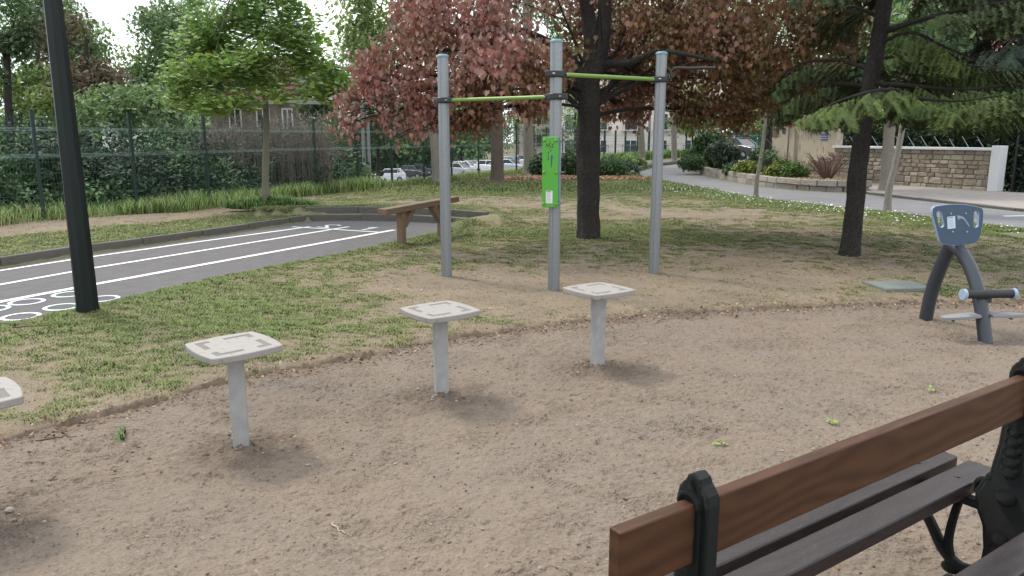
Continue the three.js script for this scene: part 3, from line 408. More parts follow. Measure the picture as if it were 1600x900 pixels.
// wood
const woodTex = (c0, c1, c2, seed) => tex(512, 512, (u, v) => { const w = tile(u, v, 3, seed) * 0.5, g1 = tile(u * 0.999, v, 7, seed + 2), ring = Math.sin((v * 26 + 2.2 * tile(u, v, 2.0, seed) + 0.8 * w) * 2.2), f = n2(u * 14 + seed, v * 330), f2 = n2(u * 40 + seed, v * 160); let c = mix3(c0, c1, clamp(0.5 + 0.28 * ring + 0.25 * f + 0.2 * g1)); c = mix3(c, c2, 0.35 * sstep(0.45, 0.9, f2 * 0.7 + 0.6 * f)); return sc(c); });
function plankUV(g, L, seed, ax = 'x') { if (ax === 'y') { const p = g.attributes.position, uv = g.attributes.uv; for (let i = 0; i < p.count; i++) uv.setXY(i, p.getY(i) * 0.9, (p.getX(i) + p.getZ(i)) * 2.2 + seed); return g; } const p = g.attributes.position, n = g.attributes.normal, uv = g.attributes.uv; for (let i = 0; i < p.count; i++) { const l = ax === 'x' ? p.getX(i) : p.getZ(i), t = ax === 'x' ? (Math.abs(n.getY(i)) > 0.5 ? p.getZ(i) : p.getY(i)) : p.getX(i) + p.getY(i); uv.setXY(i, l * 0.9 + seed * 0.37, t * 2.2 + seed * 0.61); } return g; }
{ // timber beam on two posts
  const wt = woodTex([0.125, 0.084, 0.052], [0.18, 0.122, 0.076], [0.07, 0.045, 0.028], 4), m = std(0xffffff, 0.8, { map: wt, bumpMap: wt, bumpScale: 0.003 });
  const p0 = V(-1.631, 0, -11.094), p1 = V(-1.121, 0, -11.949), len = p0.distanceTo(p1), ang = Math.atan2(-(p1.z - p0.z), p1.x - p0.x);
  const o = group('timber_beam', 'brown timber beam on two braced posts beside the lanes', 'wooden beam', [(p0.x + p1.x) / 2, 0.02, (p0.z + p1.z) / 2], ang);
  part('beam', plankUV(rbox(1.80, 0.085, 0.17, 0.006, -0.02, 0, 0), 1.8, 1), m, o).rotation.z = 0.034; o.children[0].position.y = 0.555;
  const leg = plankUV(rbox(0.10, 0.66, 0.10, 0.006, 0, 0.18, 0), 0.6, 2, 'y');
  for (const s of [-1, 1]) { part('post', leg, m, o).position.x = s * len / 2; const a = V(s * (len / 2 - 0.05), 0.28, 0), b = V(s * (len / 2 - 0.26), 0.52, 0); part('brace', bar(a, b, 0.09, 0.075), m, o); }
}
// lamp post
{
  const o = group('lamp_post', 'tall dark green tapering lamp post at the edge of the asphalt', 'lamp post', [-3.871, 0.02, -6.717]);
  const mk = (r0, r1, h) => { const g = new THREE.CylinderGeometry(r1, r0, h, 8, 1); g.rotateY(0.25); const q = g.toNonIndexed(); q.computeVertexNormals(); return q; };
  const dg = tex(256, 256, (u, v) => { const a = tile(u, v, 6, 3), b = tile(u, v, 60, 2); const t = 1 + 0.2 * a + 0.15 * b; return sc([0.007 * t, 0.012 * t, 0.0115 * t]); });
  const m = new THREE.MeshPhysicalMaterial({ color: 0xffffff, map: withRep(dg, 1), roughness: 0.5, specularIntensity: 0.5 });
  part('shaft', mk(0.098, 0.055, 5.2).translate(0, 2.5, 0), m, o);
  part('base_collar', mk(0.102, 0.1, 0.1).translate(0, 0.02, 0), m, o);
  part('lantern', merge([cyl(0.05, 0.06, 0.25, 12, 0, 5.2, 0), new THREE.LatheGeometry([[0, 0.18], [0.2, 0.12], [0.3, 0.02], [0.28, -0.02], [0.1, -0.05], [0, -0.05]].map((p) => new THREE.Vector2(...p)), 20).translate(0, 5.4, 0)]), m, o);
}
// bench
{
  const o = group('double_bench', 'two-sided park bench with brown wooden planks and dark cast-iron supports', 'bench', [0.199, 0, -1.346], 33.94 * Math.PI / 180);
  const wb = woodTex([0.044, 0.0185, 0.009], [0.080, 0.036, 0.0172], [0.022, 0.0105, 0.007], 1), ws = woodTex([0.018, 0.013, 0.0125], [0.034, 0.024, 0.022], [0.15, 0.13, 0.125], 9);
  const mb = new THREE.MeshPhysicalMaterial({ color: 0xffffff, roughness: 0.55, map: wb, bumpMap: wb, bumpScale: 0.002, specularIntensity: 0.45 }), ms = new THREE.MeshPhysicalMaterial({ color: 0xffffff, roughness: 0.42, map: ws, bumpMap: ws, bumpScale: 0.0016, specularIntensity: 0.75 });
  part('backrest_board', plankUV(rbox(1.98, 0.136, 0.034, 0.005, 0.99, 0.782, 0, 2), 1.9, 1), mb, o);
  for (const [k, v] of [[0, -0.305], [1, -0.168], [2, 0.182], [3, 0.318]]) part('seat_plank', plankUV(rbox(2.0, 0.052, 0.102, 0.008, 0.94, 0.405, v, 2), 2, k + 2), ms, o);
  for (const u of [0.235, 1.755]) for (const v of [-0.305, -0.168, 0.182, 0.318]) part('bolt', new THREE.SphereGeometry(0.011, 10, 6).scale(1, 0.35, 1).translate(u, 0.432, v), std([0.05, 0.045, 0.04], 0.45, { metalness: 0.6 }), o);
  const iron = new THREE.MeshPhysicalMaterial({ color: lin(0.0035, 0.0055, 0.0055), roughness: 0.36, specularIntensity: 0.5, bumpMap: withRep(asphBump, 6), bumpScale: 0.003 });
  const outline = (s, top) => { const sh = new THREE.Shape(); const P = [[0.10, 0], [0.085, 0.05], [0.055, 0.12], [0.05, 0.22], [0.062, 0.30], [0.09, 0.36], [0.098, 0.41], [0.082, 0.455], [0.062, 0.475], [0.056, 0.53], [0.046, 0.60], [0.042, 0.68], [0.042, 0.80], [0.042, 0.852], [0.037, 0.872], [0.028, 0.884], [0.021, 0.890], [0.016, 0.902], [0.0, 0.908]]; const q = P.map(([x, y]) => [Math.max(0, x - s), y - (y > 0.85 ? s : 0) + (y < 0.01 ? 0 : 0)]); sh.moveTo(q[0][0], q[0][1]); for (const p of q.slice(1)) sh.lineTo(...p); for (const p of q.slice(0, -1).reverse()) sh.lineTo(-p[0], p[1]); return sh; };
  const ex = (sh, d, b) => { const g = new THREE.ExtrudeGeometry(sh, { depth: d, bevelEnabled: true, bevelSize: b, bevelThickness: b, bevelSegments: 3 }); g.translate(0, 0, -d / 2); g.rotateY(Math.PI / 2); return g; };      // outline in the plane across the bench
  const geoUp = merge([ex(outline(0.004), 0.028, 0.006), ex(outline(0.017), 0.046, 0.005)]);
  const sc1 = []; // scrolls, leaves and beads of the casting
  const blob = (u, y, v, a, b, c) => sc1.push(new THREE.SphereGeometry(1, 12, 8).scale(a, b, c).translate(u, y, v));
  for (const sv of [-1, 1]) { sc1.push(new THREE.TorusGeometry(0.030, 0.011, 8, 18).rotateY(Math.PI / 2).translate(0, 0.425, sv * 0.075), new THREE.TorusGeometry(0.014, 0.008, 8, 14).rotateY(Math.PI / 2).translate(0, 0.425, sv * 0.075)); blob(0, 0.475, sv * 0.055, 0.03, 0.016, 0.022); blob(0, 0.35, sv * 0.07, 0.03, 0.03, 0.018); }
  for (const su of [-1, 1]) { for (let k = 0; k < 5; k++) { blob(su * 0.031, 0.52 + 0.035 * k, 0, 0.008, 0.022, 0.026 - 0.002 * k); blob(su * 0.03, 0.53 + 0.035 * k, 0.018, 0.007, 0.014, 0.012); blob(su * 0.03, 0.53 + 0.035 * k, -0.018, 0.007, 0.014, 0.012); } for (let k = 0; k < 4; k++) blob(su * 0.031, 0.28 - 0.05 * k, 0, 0.009, 0.03, 0.03); blob(su * 0.03, 0.43, 0, 0.014, 0.03, 0.035); sc1.push(new THREE.TorusGeometry(0.027, 0.007, 8, 20, Math.PI).rotateY(Math.PI / 2).translate(su * 0.027, 0.842, 0)); }
  const arms = []; for (const s of [-1, 1]) { arms.push(rbox(0.045, 0.03, 0.33, 0.008, 0, 0.362, s * 0.21)); arms.push(tube(curve([V(0, 0.36, s * 0.33), V(0, 0.31, s * 0.30), V(0, 0.22, s * 0.235), V(0, 0.14, s * 0.18), V(0, 0.105, s * 0.12), V(0, 0.12, s * 0.05)], 18), lerpR(0.018, 0.022, 18), 9)); arms.push(tube(curve([V(0, 0.36, s * 0.15), V(0, 0.27, s * 0.165), V(0, 0.17, s * 0.17), V(0, 0.08, s * 0.14)], 12), lerpR(0.014, 0.018, 12), 8)); arms.push(new THREE.SphereGeometry(0.03, 12, 8).scale(1, 0.7, 1.2).translate(0, 0.09, s * 0.15)); arms.push(rbox(0.08, 0.05, 0.16, 0.012, 0, 0.02, s * 0.10)); }
  const gs = merge(sc1), ga = merge(arms);
  for (const u of [0.235, 1.755]) { const s = part('support', geoUp, iron, o); s.position.x = u; part('scrollwork', gs, iron, s); part('seat_bracket', ga, iron, s); }
}
// ---------------------------------------------------------------- fences
const matFence = std([0.010, 0.030, 0.024], 0.5), matWireLit = std([0.22, 0.31, 0.28], 0.4), matMesh = std([0.03, 0.07, 0.058], 0.5);  // fold wires: same green painted paler, for light caught on the bends
function makeFence(name, label, line, h, wires, lift) {
  const f = group(name, label, 'fence'); const o = line[0]; f.position.set(o[0], 0, o[1]);
  const pg = rbox(wires.post ?? 0.065, h + 0.5, wires.post ?? 0.05, 0.006, 0, h / 2 - 0.25, 0, 1), cg = box(0.066, 0.02, 0.052, 0, h + 0.01, 0);
  line.forEach(([x, z], i) => { const y = lift, n = line[Math.min(i + 1, line.length - 1)], q = line[Math.max(0, i - 1)], p = part('post', pg, matFence, f); p.position.set(x - o[0], y, z - o[1]); p.rotation.y = -Math.atan2(n[1] - q[1], n[0] - q[0]); part('cap', cg, matFence, p); });
  for (let i = 0; i < line.length - 1; i++) {
    const [ax, az] = line[i], [bx, bz] = line[i + 1], l = Math.hypot(bx - ax, bz - az) - 0.05, gs = [];
    const fs = [], H = (y, z, t = 0) => (t ? fs : gs).push(box(l, (t || 0.003) * 2, (t || 0.003) * 2, 0, y, z));
    for (const y of wires.folds) { H(y + 0.05, 0.0); H(y + 0.025, 0.018, 0.0034); H(y, 0.032, 0.0038); H(y - 0.025, 0.018, 0.0034); H(y - 0.05, 0); }
    for (let y = 0.08; y < h - 0.03; y += 0.2) H(y, 0);
    const n = Math.round(l / wires.step); for (let k = 0; k <= n; k++) { const x = -l / 2 + l * k / n; gs.push(box(0.003, h - 0.04, 0.003, x, h / 2, 0.006)); }
    const m = part('mesh_panel', merge(gs), matMesh, f); part('fold_wires', merge(fs), matWireLit, m); m.position.set((ax + bx) / 2 - o[0], lift, (az + bz) / 2 - o[1]); m.rotation.y = -Math.atan2(bz - az, bx - ax); m.rotation.x = 0;
  }
  return f;
}
makeFence('mesh_fence', 'dark green welded-wire fence running along the asphalt lanes', FENCE, 2.0, { folds: [1.68, 1.2], step: 0.055 }, 0.05);
makeFence('mesh_fence', 'dark green welded-wire fence where the road bends away', FENCE2, 2.0, { folds: [1.68, 1.0], step: 0.11, post: 0.11 }, -0.02);

// ---------------------------------------------------------------- plants: leaves, crowns, trunks
const LEAF = {
  maple: [[0, 0], [0.16, -0.06], [0.42, 0.08], [0.30, 0.24], [0.56, 0.46], [0.30, 0.50], [0.24, 0.62], [0, 1.0]],
  ovate: [[0, 0], [0.26, 0.28], [0.24, 0.6], [0, 1]],
  long: [[0, 0], [0.12, 0.3], [0.11, 0.65], [0, 1]],
};
function leafTris(kind, size, fold) { const h = LEAF[kind], out = h.map(([x, y]) => [x, y]).concat(h.slice(1, -1).reverse().map(([x, y]) => [-x, y])), c = [0, 0.38], T = []; const P = ([x, y]) => [x * size, y * size, -Math.abs(x) * size * fold - y * y * size * 0.18]; for (let i = 0; i < out.length; i++) T.push(P(c), P(out[i]), P(out[(i + 1) % out.length])); return T; }
function cluster(kind, n, spread, size, seed, o = {}) {                    // a spray of n leaves about the origin
  const R = rng(seed), P = [], C = [], N = []; const q = new THREE.Quaternion(), e = new THREE.Euler(), v = V(0, 0, 0);
  for (let k = 0; k < n; k++) {
    const s = size * (0.65 + 0.6 * R()), T = leafTris(kind, s, 0.15 + 0.3 * R());
    const th = R() * 6.283, ph = Math.acos(2 * R() - 1), rr = spread * Math.cbrt(R()), c = [rr * Math.sin(ph) * Math.cos(th), rr * Math.cos(ph) * (o.flat ?? 0.8), rr * Math.sin(ph) * Math.sin(th)];
    if (o.hang) e.set(Math.PI + (R() - 0.5) * 1.5, R() * 6.283, (R() - 0.5) * 1.3, 'YXZ'); else if (o.level) e.set(-1.25 + (R() - 0.5) * 1.2, R() * 6.283, (R() - 0.5) * 0.9, 'YXZ'); else e.set((R() - 0.5) * 6.283, R() * 6.283, (R() - 0.5) * 2, 'YXZ');
    q.setFromEuler(e); const b = 0.72 + 0.56 * R(), w = 0.9 + 0.2 * R();
    for (let i = 0; i < T.length; i += 3) { const tri = [0, 1, 2].map((j) => v.set(...T[i + j]).applyQuaternion(q).clone()); const nn = tri[1].clone().sub(tri[0]).cross(tri[2].clone().sub(tri[0])).normalize(); for (const p of tri) { P.push(p.x + c[0], p.y + c[1], p.z + c[2]); N.push(nn.x, nn.y, nn.z); C.push(b * w, b, b / w); } }
  }
  const g = new THREE.BufferGeometry(); g.setAttribute('position', new THREE.Float32BufferAttribute(P, 3)); g.setAttribute('normal', new THREE.Float32BufferAttribute(N, 3)); g.setAttribute('color', new THREE.Float32BufferAttribute(C, 3)); return g;
}
const leafMat = (trans = 0.45, rough = 0.65) => new THREE.MeshPhysicalMaterial({ color: 0xffffff, vertexColors: true, roughness: rough, transmission: trans, thickness: 0, side: THREE.DoubleSide, specularIntensity: 0.6 });
const mBack = leafMat(0.55, 0.7), mFar = std(0xffffff, 0.75, { vertexColors: true, side: THREE.DoubleSide }), mLeaf = leafMat(), mLeafRed = leafMat(0.45, 0.42), mGrass = std(0xffffff, 0.85, { vertexColors: true, side: THREE.DoubleSide });
const G_MAPLE = cluster('maple', 15, 0.20, 0.068, 21, { hang: true, flat: 0.9 }), G_YOUNG = cluster('maple', 15, 0.28, 0.115, 22, { level: true, flat: 0.8 }), G_MID = cluster('ovate', 14, 0.34, 0.17, 23, { flat: 0.8 }), G_FAR = cluster('ovate', 20, 0.66, 0.24, 24, {}), G_SHRUB = cluster('ovate', 16, 0.13, 0.075, 25, {}), G_LONG = cluster('long', 16, 0.15, 0.16, 26, {}), G_HEDGE = cluster('ovate', 18, 0.17, 0.095, 27, {});
const _d = new THREE.Object3D(), _c = new THREE.Color();
function crown(parent, name, geo, mat, places, cols, R, o = {}) {           // places: [x,y,z,scale]
  const m = new THREE.InstancedMesh(geo, mat, places.length); places.forEach((p, i) => {
    _d.position.set(p[0], p[1], p[2]); if (p[4]) _d.quaternion.copy(p[4]); else _d.rotation.set((R() - 0.5) * (o.tilt ?? 0.5), R() * 6.283, (R() - 0.5) * (o.tilt ?? 0.5)); _d.scale.setScalar(p[3]); _d.updateMatrix(); m.setMatrixAt(i, _d.matrix);
    const a = cols[Math.min(cols.length - 1, (p[5] ?? R()) * cols.length | 0)], b = 0.8 + 0.4 * R(); m.setColorAt(i, _c.setRGB(a[0] * b, a[1] * b, a[2] * b));
  }); m.name = name; m.userData.kind = 'stuff'; parent.add(m); return m;
}
function fill(lobes, o, R) {                                                // points spread through ellipsoids, with gaps
  const out = []; const gap = o.gap ?? -0.25, fr = o.freq ?? 0.9, off = R() * 50;
  for (const l of lobes) { let n = 0, t = 0; while (n < l.n && t < l.n * 8) { t++; const th = R() * 6.283, cs = 2 * R() - 1, sn = Math.sqrt(1 - cs * cs), r = Math.pow(R(), o.shell ?? 0.45); const x = l.c.x + l.r[0] * r * sn * Math.cos(th), y = l.c.y + l.r[1] * r * cs, z = l.c.z + l.r[2] * r * sn * Math.sin(th); if (n3(x * fr + off, y * fr * 1.4, z * fr) < gap) continue; if (o.keep && !o.keep(x, y, z)) continue; out.push([x, y, z, (o.s0 ?? 0.8) + (o.s1 ?? 0.5) * R()]); n++; } }
  return out;
}
const L = (px, py, d, rx, ry, rz, n) => ({ c: at(px, py, d), r: [rx * d / FOC, ry * d / FOC, rz], n });       // an ellipsoid given where it is seen and how far away
const barkTex = (c0, c1, seed, deep = 1) => { const f = (u, v) => { const a = tile(u, v, 5, seed), r = 1 - Math.abs(tile(u, v * 1.0, 9, seed + 3)) * 1.6, s = 1 - Math.abs(n2(u * 16 + seed, v * 5)) * 1.4, b = tile(u, v, 60, seed + 5); return clamp(0.45 + 0.3 * deep * (r - 0.5) + 0.25 * deep * (s - 0.5) + 0.12 * a + 0.15 * b); }; return [tex(256, 256, (u, v) => sc(mix3(c0, c1, f(u, v)))), tex(256, 256, f, false)]; };
const bark = (c0, c1, seed, depth) => { const [a, b] = barkTex(c0, c1, seed); return std(0xffffff, 0.95, { map: a, bumpMap: b, bumpScale: depth }); };
const B_DARK = bark([0.014, 0.012, 0.010], [0.085, 0.072, 0.060], 1, 0.06), B_PINE = bark([0.075, 0.055, 0.045], [0.19, 0.145, 0.12], 3, 0.03), B_GREY = bark([0.15, 0.135, 0.11], [0.30, 0.275, 0.23], 5, 0.01), B_YOUNG = bark([0.12, 0.115, 0.085], [0.24, 0.225, 0.175], 7, 0.008);
function limbs(R, from, lobes, o) {                                         // boughs from trunk points out into the lobes, with twigs
  const gs = []; for (const l of lobes) { const k = o.pick ? o.pick(l) : Math.min(from.length - 1, from.length * (0.5 + 0.5 * R()) | 0), a = from[k], r0 = o.r * (0.7 + 0.6 * R()); const m = a.clone().lerp(l.c, 0.5).add(V((R() - 0.5) * 0.3, (o.arch ?? 0.15) * a.distanceTo(l.c), (R() - 0.5) * 0.3)), p = curve([a, a.clone().lerp(m, 0.5).add(V(0, 0.05, 0)), m, l.c], 10); gs.push(tube(p, lerpR(r0, r0 * 0.25, 10), 6, 0.08, 0.5, R() * 9));
    for (let i = 0; i < (o.twigs ?? 5); i++) { const b = p[3 + R() * 7 | 0], th = R() * 6.283, e = l.c.clone().add(V(l.r[0] * 0.8 * Math.cos(th), l.r[1] * (R() * 1.4 - 0.8), l.r[2] * 0.8 * Math.sin(th))); const q = b.clone().lerp(e, 0.5).add(V(0, 0.08, 0)); gs.push(tube(curve([b, q, e], 5), lerpR(r0 * 0.32, r0 * 0.08, 5), 4)); } }
  return gs;
}
function tree(name, label, o) {
  const R = rng(o.seed), base = o.trunk[0], g = group(name, label, 'tree', [base.x, base.y, base.z], 0, o.group); const rel = (v) => v.clone().sub(base);
  const tp = curve(o.trunk, 26), n = tp.length - 1, rad = tp.map((p, i) => mix(o.r0, o.r1, i / n) * (1 + 0.45 * Math.exp(-i / 1.2)));
  const gs = [tube(tp.map(rel), rad, o.seg ?? 12, o.lump ?? 0.05, 0.5, o.seed)];
  for (const b of o.boughs ?? []) { const p = curve(b.p, 14).map(rel); gs.push(tube(p, lerpR(b.r0, b.r1, 14), 8, 0.06, 0.5, o.seed + 3)); }
  part('trunk', merge(gs), o.bark, g);
  const lob = o.lobes.map((l) => ({ ...l, c: rel(l.c) }));
  if (o.limb) part('branches', merge(limbs(R, tp.slice(8).map(rel), lob, o.limb)), o.bark, g);
  const pl = fill(lob, o, R); for (const p of pl) if (o.tint) p[5] = clamp(o.tint(p[0] + base.x, p[1] + base.y, p[2] + base.z) + 0.35 * (R() - 0.5), 0, 0.999);
  crown(g, 'crown', o.leaf, o.mat ?? mLeaf, pl, o.cols, R, o); return g;
}
function shrub(name, label, category, base, lobes, leaf, cols, n, seed, o = {}) {
  const R = rng(seed), g = group(name, label, category, [base.x, base.y, base.z], 0, o.group), lob = lobes.map(([x, y, z, rx, ry, rz]) => ({ c: V(x, y, z), r: [rx, ry, rz], n: Math.round(n / lobes.length) }));
  const gs = []; for (let i = 0; i < (o.stems ?? 7); i++) { const l = lob[i % lob.length], th = R() * 6.283, e = l.c.clone().add(V(l.r[0] * 0.6 * Math.cos(th), l.r[1] * 0.3, l.r[2] * 0.6 * Math.sin(th))); gs.push(tube(curve([V((R() - 0.5) * 0.12, -0.05, (R() - 0.5) * 0.12), e.clone().multiplyScalar(0.5).add(V(0, 0.05, 0)), e], 6), lerpR(0.022, 0.006, 6), 5)); }
  part('stems', merge(gs), B_DARK, g); crown(g, 'foliage', leaf, o.mat ?? mLeaf, fill(lob, { shell: 0.35, gap: -0.5, s0: o.s0 ?? 0.8, s1: 0.5, freq: 2.5, keep: (x, y) => y > 0.02 }, R), cols, R, { tilt: 1 }); return g;
}
// --- the copper-leaved maple
{
  const b = V(1.186, -0.14, -11.75), tx = (px, py) => at(px, py, 11.9);
  tree('copper_maple', 'copper-leaved maple with a dark forked trunk behind the pull-up frame', {
    seed: 101, trunk: [b, V(1.2, 0.35, -11.85), tx(919, 240), tx(920, 150), tx(917, 105)], r0: 0.182, r1: 0.165, lump: 0.10, seg: 30, bark: B_DARK,
    boughs: [{ p: [tx(918, 130), tx(925, 70), tx(918, 20), at(905, -110, 11.7), at(880, -260, 11.6)], r0: 0.15, r1: 0.06 }, { p: [tx(918, 135), tx(935, 90), tx(944, 40), at(945, -60, 12.1), at(965, -240, 12.4)], r0: 0.16, r1: 0.06 }, { p: [tx(922, 135), tx(945, 103), at(985, 98, 11.4), at(1030, 80, 11), at(1120, 95, 10.6)], r0: 0.09, r1: 0.02 }, { p: [tx(912, 125), at(890, 88, 12), at(820, 50, 11.8), at(720, 40, 11.6), at(640, 60, 11.4)], r0: 0.09, r1: 0.02 }, { p: [tx(912, 150), at(880, 100, 11.6), at(780, 80, 11), at(680, 80, 10.7), at(590, 120, 10.6)], r0: 0.06, r1: 0.015 }, { p: [tx(932, 165), at(960, 130, 12.4), at(1060, 60, 12.8), at(1200, 60, 13)], r0: 0.06, r1: 0.015 }],
    limb: { r: 0.035, twigs: 6, arch: 0.06 }, leaf: G_MAPLE, mat: mLeafRed, tilt: 0.5, gap: 0.0, freq: 1.35, s0: 0.75, s1: 0.6, shell: 0.5,
    tint: (x, y, z) => 0.35 - 0.12 * (x - 1.2) + 0.05 * (y - 3) + 0.3 * n3(x * 0.7, y * 0.7, z * 0.7),
    cols: [[0.21, 0.135, 0.058], [0.27, 0.140, 0.074], [0.31, 0.170, 0.118], [0.37, 0.21, 0.165], [0.36, 0.150, 0.115], [0.43, 0.26, 0.215]],
    keep: (x, y, z) => { const X = x + b.x, Y = y + b.y, Z = z + b.z; return !(Z > -11.9 && X > 0.75 && X < 1.75 && Y > 1.2 && n3(X * 3, Y * 3, Z * 3) < 0.35) && !(X < 0.2 && n3(X * 2.1 + 5, Y * 2.1, Z * 2.1) < 0.0); },
    lobes: [L(720, 45, 11.3, 115, 70, 1.5, 255), L(625, 113, 10.9, 62, 45, 0.9, 74), L(775, 118, 10.8, 105, 62, 1.3, 216), L(850, -90, 11.8, 200, 90, 2.6, 422), L(1000, 35, 12.4, 120, 80, 2.0, 363), L(1150, 60, 12.2, 140, 80, 2.0, 382), L(1020, 128, 13.2, 95, 38, 1.3, 182), L(1190, 130, 12.5, 100, 52, 1.4, 230), L(660, 25, 11.8, 55, 45, 1.1, 47), L(1275, 45, 12, 70, 80, 1.4, 182), L(548, 158, 10.7, 13, 48, 0.3, 14), L(572, 128, 10.8, 26, 26, 0.4, 14), L(538, 193, 10.7, 8, 20, 0.2, 6), L(606, 163, 10.8, 20, 40, 0.4, 19), L(650, 158, 10.9, 36, 40, 0.5, 34), L(612, 203, 10.8, 7, 22, 0.2, 6), L(648, 200, 10.9, 16, 16, 0.3, 9), L(700, 183, 11.2, 24, 28, 0.4, 19), L(748, 178, 11.4, 34, 24, 0.5, 27), L(820, 158, 11.6, 52, 26, 0.7, 41), L(960, 166, 13.4, 40, 20, 0.6, 48), L(994, 184, 13.6, 16, 12, 0.3, 14), L(1085, 172, 13, 56, 22, 0.7, 53), L(1150, 190, 13, 30, 14, 0.5, 23), L(1100, -70, 12, 200, 70, 2.4, 286)],
  });
}
// --- the leaning conifer
function needles(seed, len, drop) {                                         // a drooping needle spray
  const R = rng(seed), P = [], N = [], C = []; const tri = (a, b, c, k) => { const n = b.clone().sub(a).cross(c.clone().sub(a)).normalize(); for (const p of [a, b, c]) { P.push(p.x, p.y, p.z); N.push(n.x, n.y, n.z); C.push(k, k, k * 0.9); } };
  for (let s = 0; s < 6; s++) { const a0 = V(0, 0, (s / 7) * len), side = s % 2 ? 1 : -1, ln = len * (0.75 - 0.45 * s / 7), dir = V(side * (0.45 + 0.3 * R()), -drop * (0.8 + 0.5 * R()), 0.55 + 0.3 * R()).normalize(); for (let k = 0; k < 13; k++) { const t = k / 13, p = a0.clone().addScaledVector(dir, ln * t).add(V(0, -drop * 0.35 * ln * t * t, 0)); for (const q of [-1, 1, 0]) { const d = V(dir.z * q * 0.8 + (R() - 0.5) * 0.5, 0.2 * (R() - 0.7) - (q === 0 ? 0.5 : 0.25), -dir.x * q * 0.8 + 0.4 + (R() - 0.5) * 0.5).normalize(), e = p.clone().addScaledVector(d, 0.034 + 0.02 * R()), w = dir.clone().multiplyScalar(0.0075); tri(p.clone().sub(w), p.clone().add(w), e, 0.7 + 0.6 * R()); } } }
  const g = new THREE.BufferGeometry(); g.setAttribute('position', new THREE.Float32BufferAttribute(P, 3)); g.setAttribute('normal', new THREE.Float32BufferAttribute(N, 3)); g.setAttribute('color', new THREE.Float32BufferAttribute(C, 3)); return g;
}
const G_NEEDLE = needles(31, 0.30, 0.55);
function conifer(name, label, trunk, r0, r1, boughs, cols, seed, o = {}) {
  const R = rng(seed), base = trunk[0], g = group(name, label, 'tree', [base.x, base.y, base.z]), rel = (v) => v.clone().sub(base), tp = curve(trunk, 24);
  part('trunk', tube(tp.map(rel), tp.map((p, i) => mix(r0, r1, i / 24) * (1 + 0.3 * Math.exp(-i / 1.3))), 16, 0.08, 0.5, seed), B_DARK, g);
  const gs = [], pl = [], q = new THREE.Quaternion(), m4 = new THREE.Matrix4();
  for (const b of boughs) {
    const p = curve(b.p, 18); gs.push(tube(p.map(rel), lerpR(b.r ?? 0.03, 0.006, 18), 7, 0.08, 0.5, R() * 9));
    const len = new THREE.CatmullRomCurve3(b.p).getLength(), n = Math.round(len * (b.dens ?? 26) * 0.6);
    for (let k = 0; k < n; k++) { const t = mix(b.from ?? 0.15, 1, Math.pow(R(), 0.85)), i = Math.min(17, t * 18 | 0), a = p[i].clone().lerp(p[i + 1], t * 18 - i), d = p[i + 1].clone().sub(p[i]).normalize(), side = V(-d.z, 0, d.x).normalize().multiplyScalar((R() < 0.5 ? -1 : 1)), sp = (b.spread ?? 0.38) * (1 - 0.55 * t) * R(); a.addScaledVector(side, sp).add(V(0, -(b.hang ?? 0.20) * R() * R() - sp * 0.25, 0)); const f = side.clone().multiplyScalar(0.9 * R()).add(d).add(V(0, -0.35 * R(), 0)).normalize(); m4.lookAt(f, V(0, 0, 0), V(0, 1, 0)); q.setFromRotationMatrix(m4); const w = rel(a); pl.push([w.x, w.y, w.z, (0.65 + 0.6 * R()) * (b.size ?? 1), q.clone(), clamp((b.tone ?? 0.3) + 0.3 * (R() - 0.5), 0, 0.99)]); }
  }
  part('branches', merge(gs), B_DARK, g); crown(g, 'crown', G_NEEDLE, o.mat ?? std(0xffffff, 0.95, { vertexColors: true, side: THREE.DoubleSide }), pl, cols, R); return g;
}
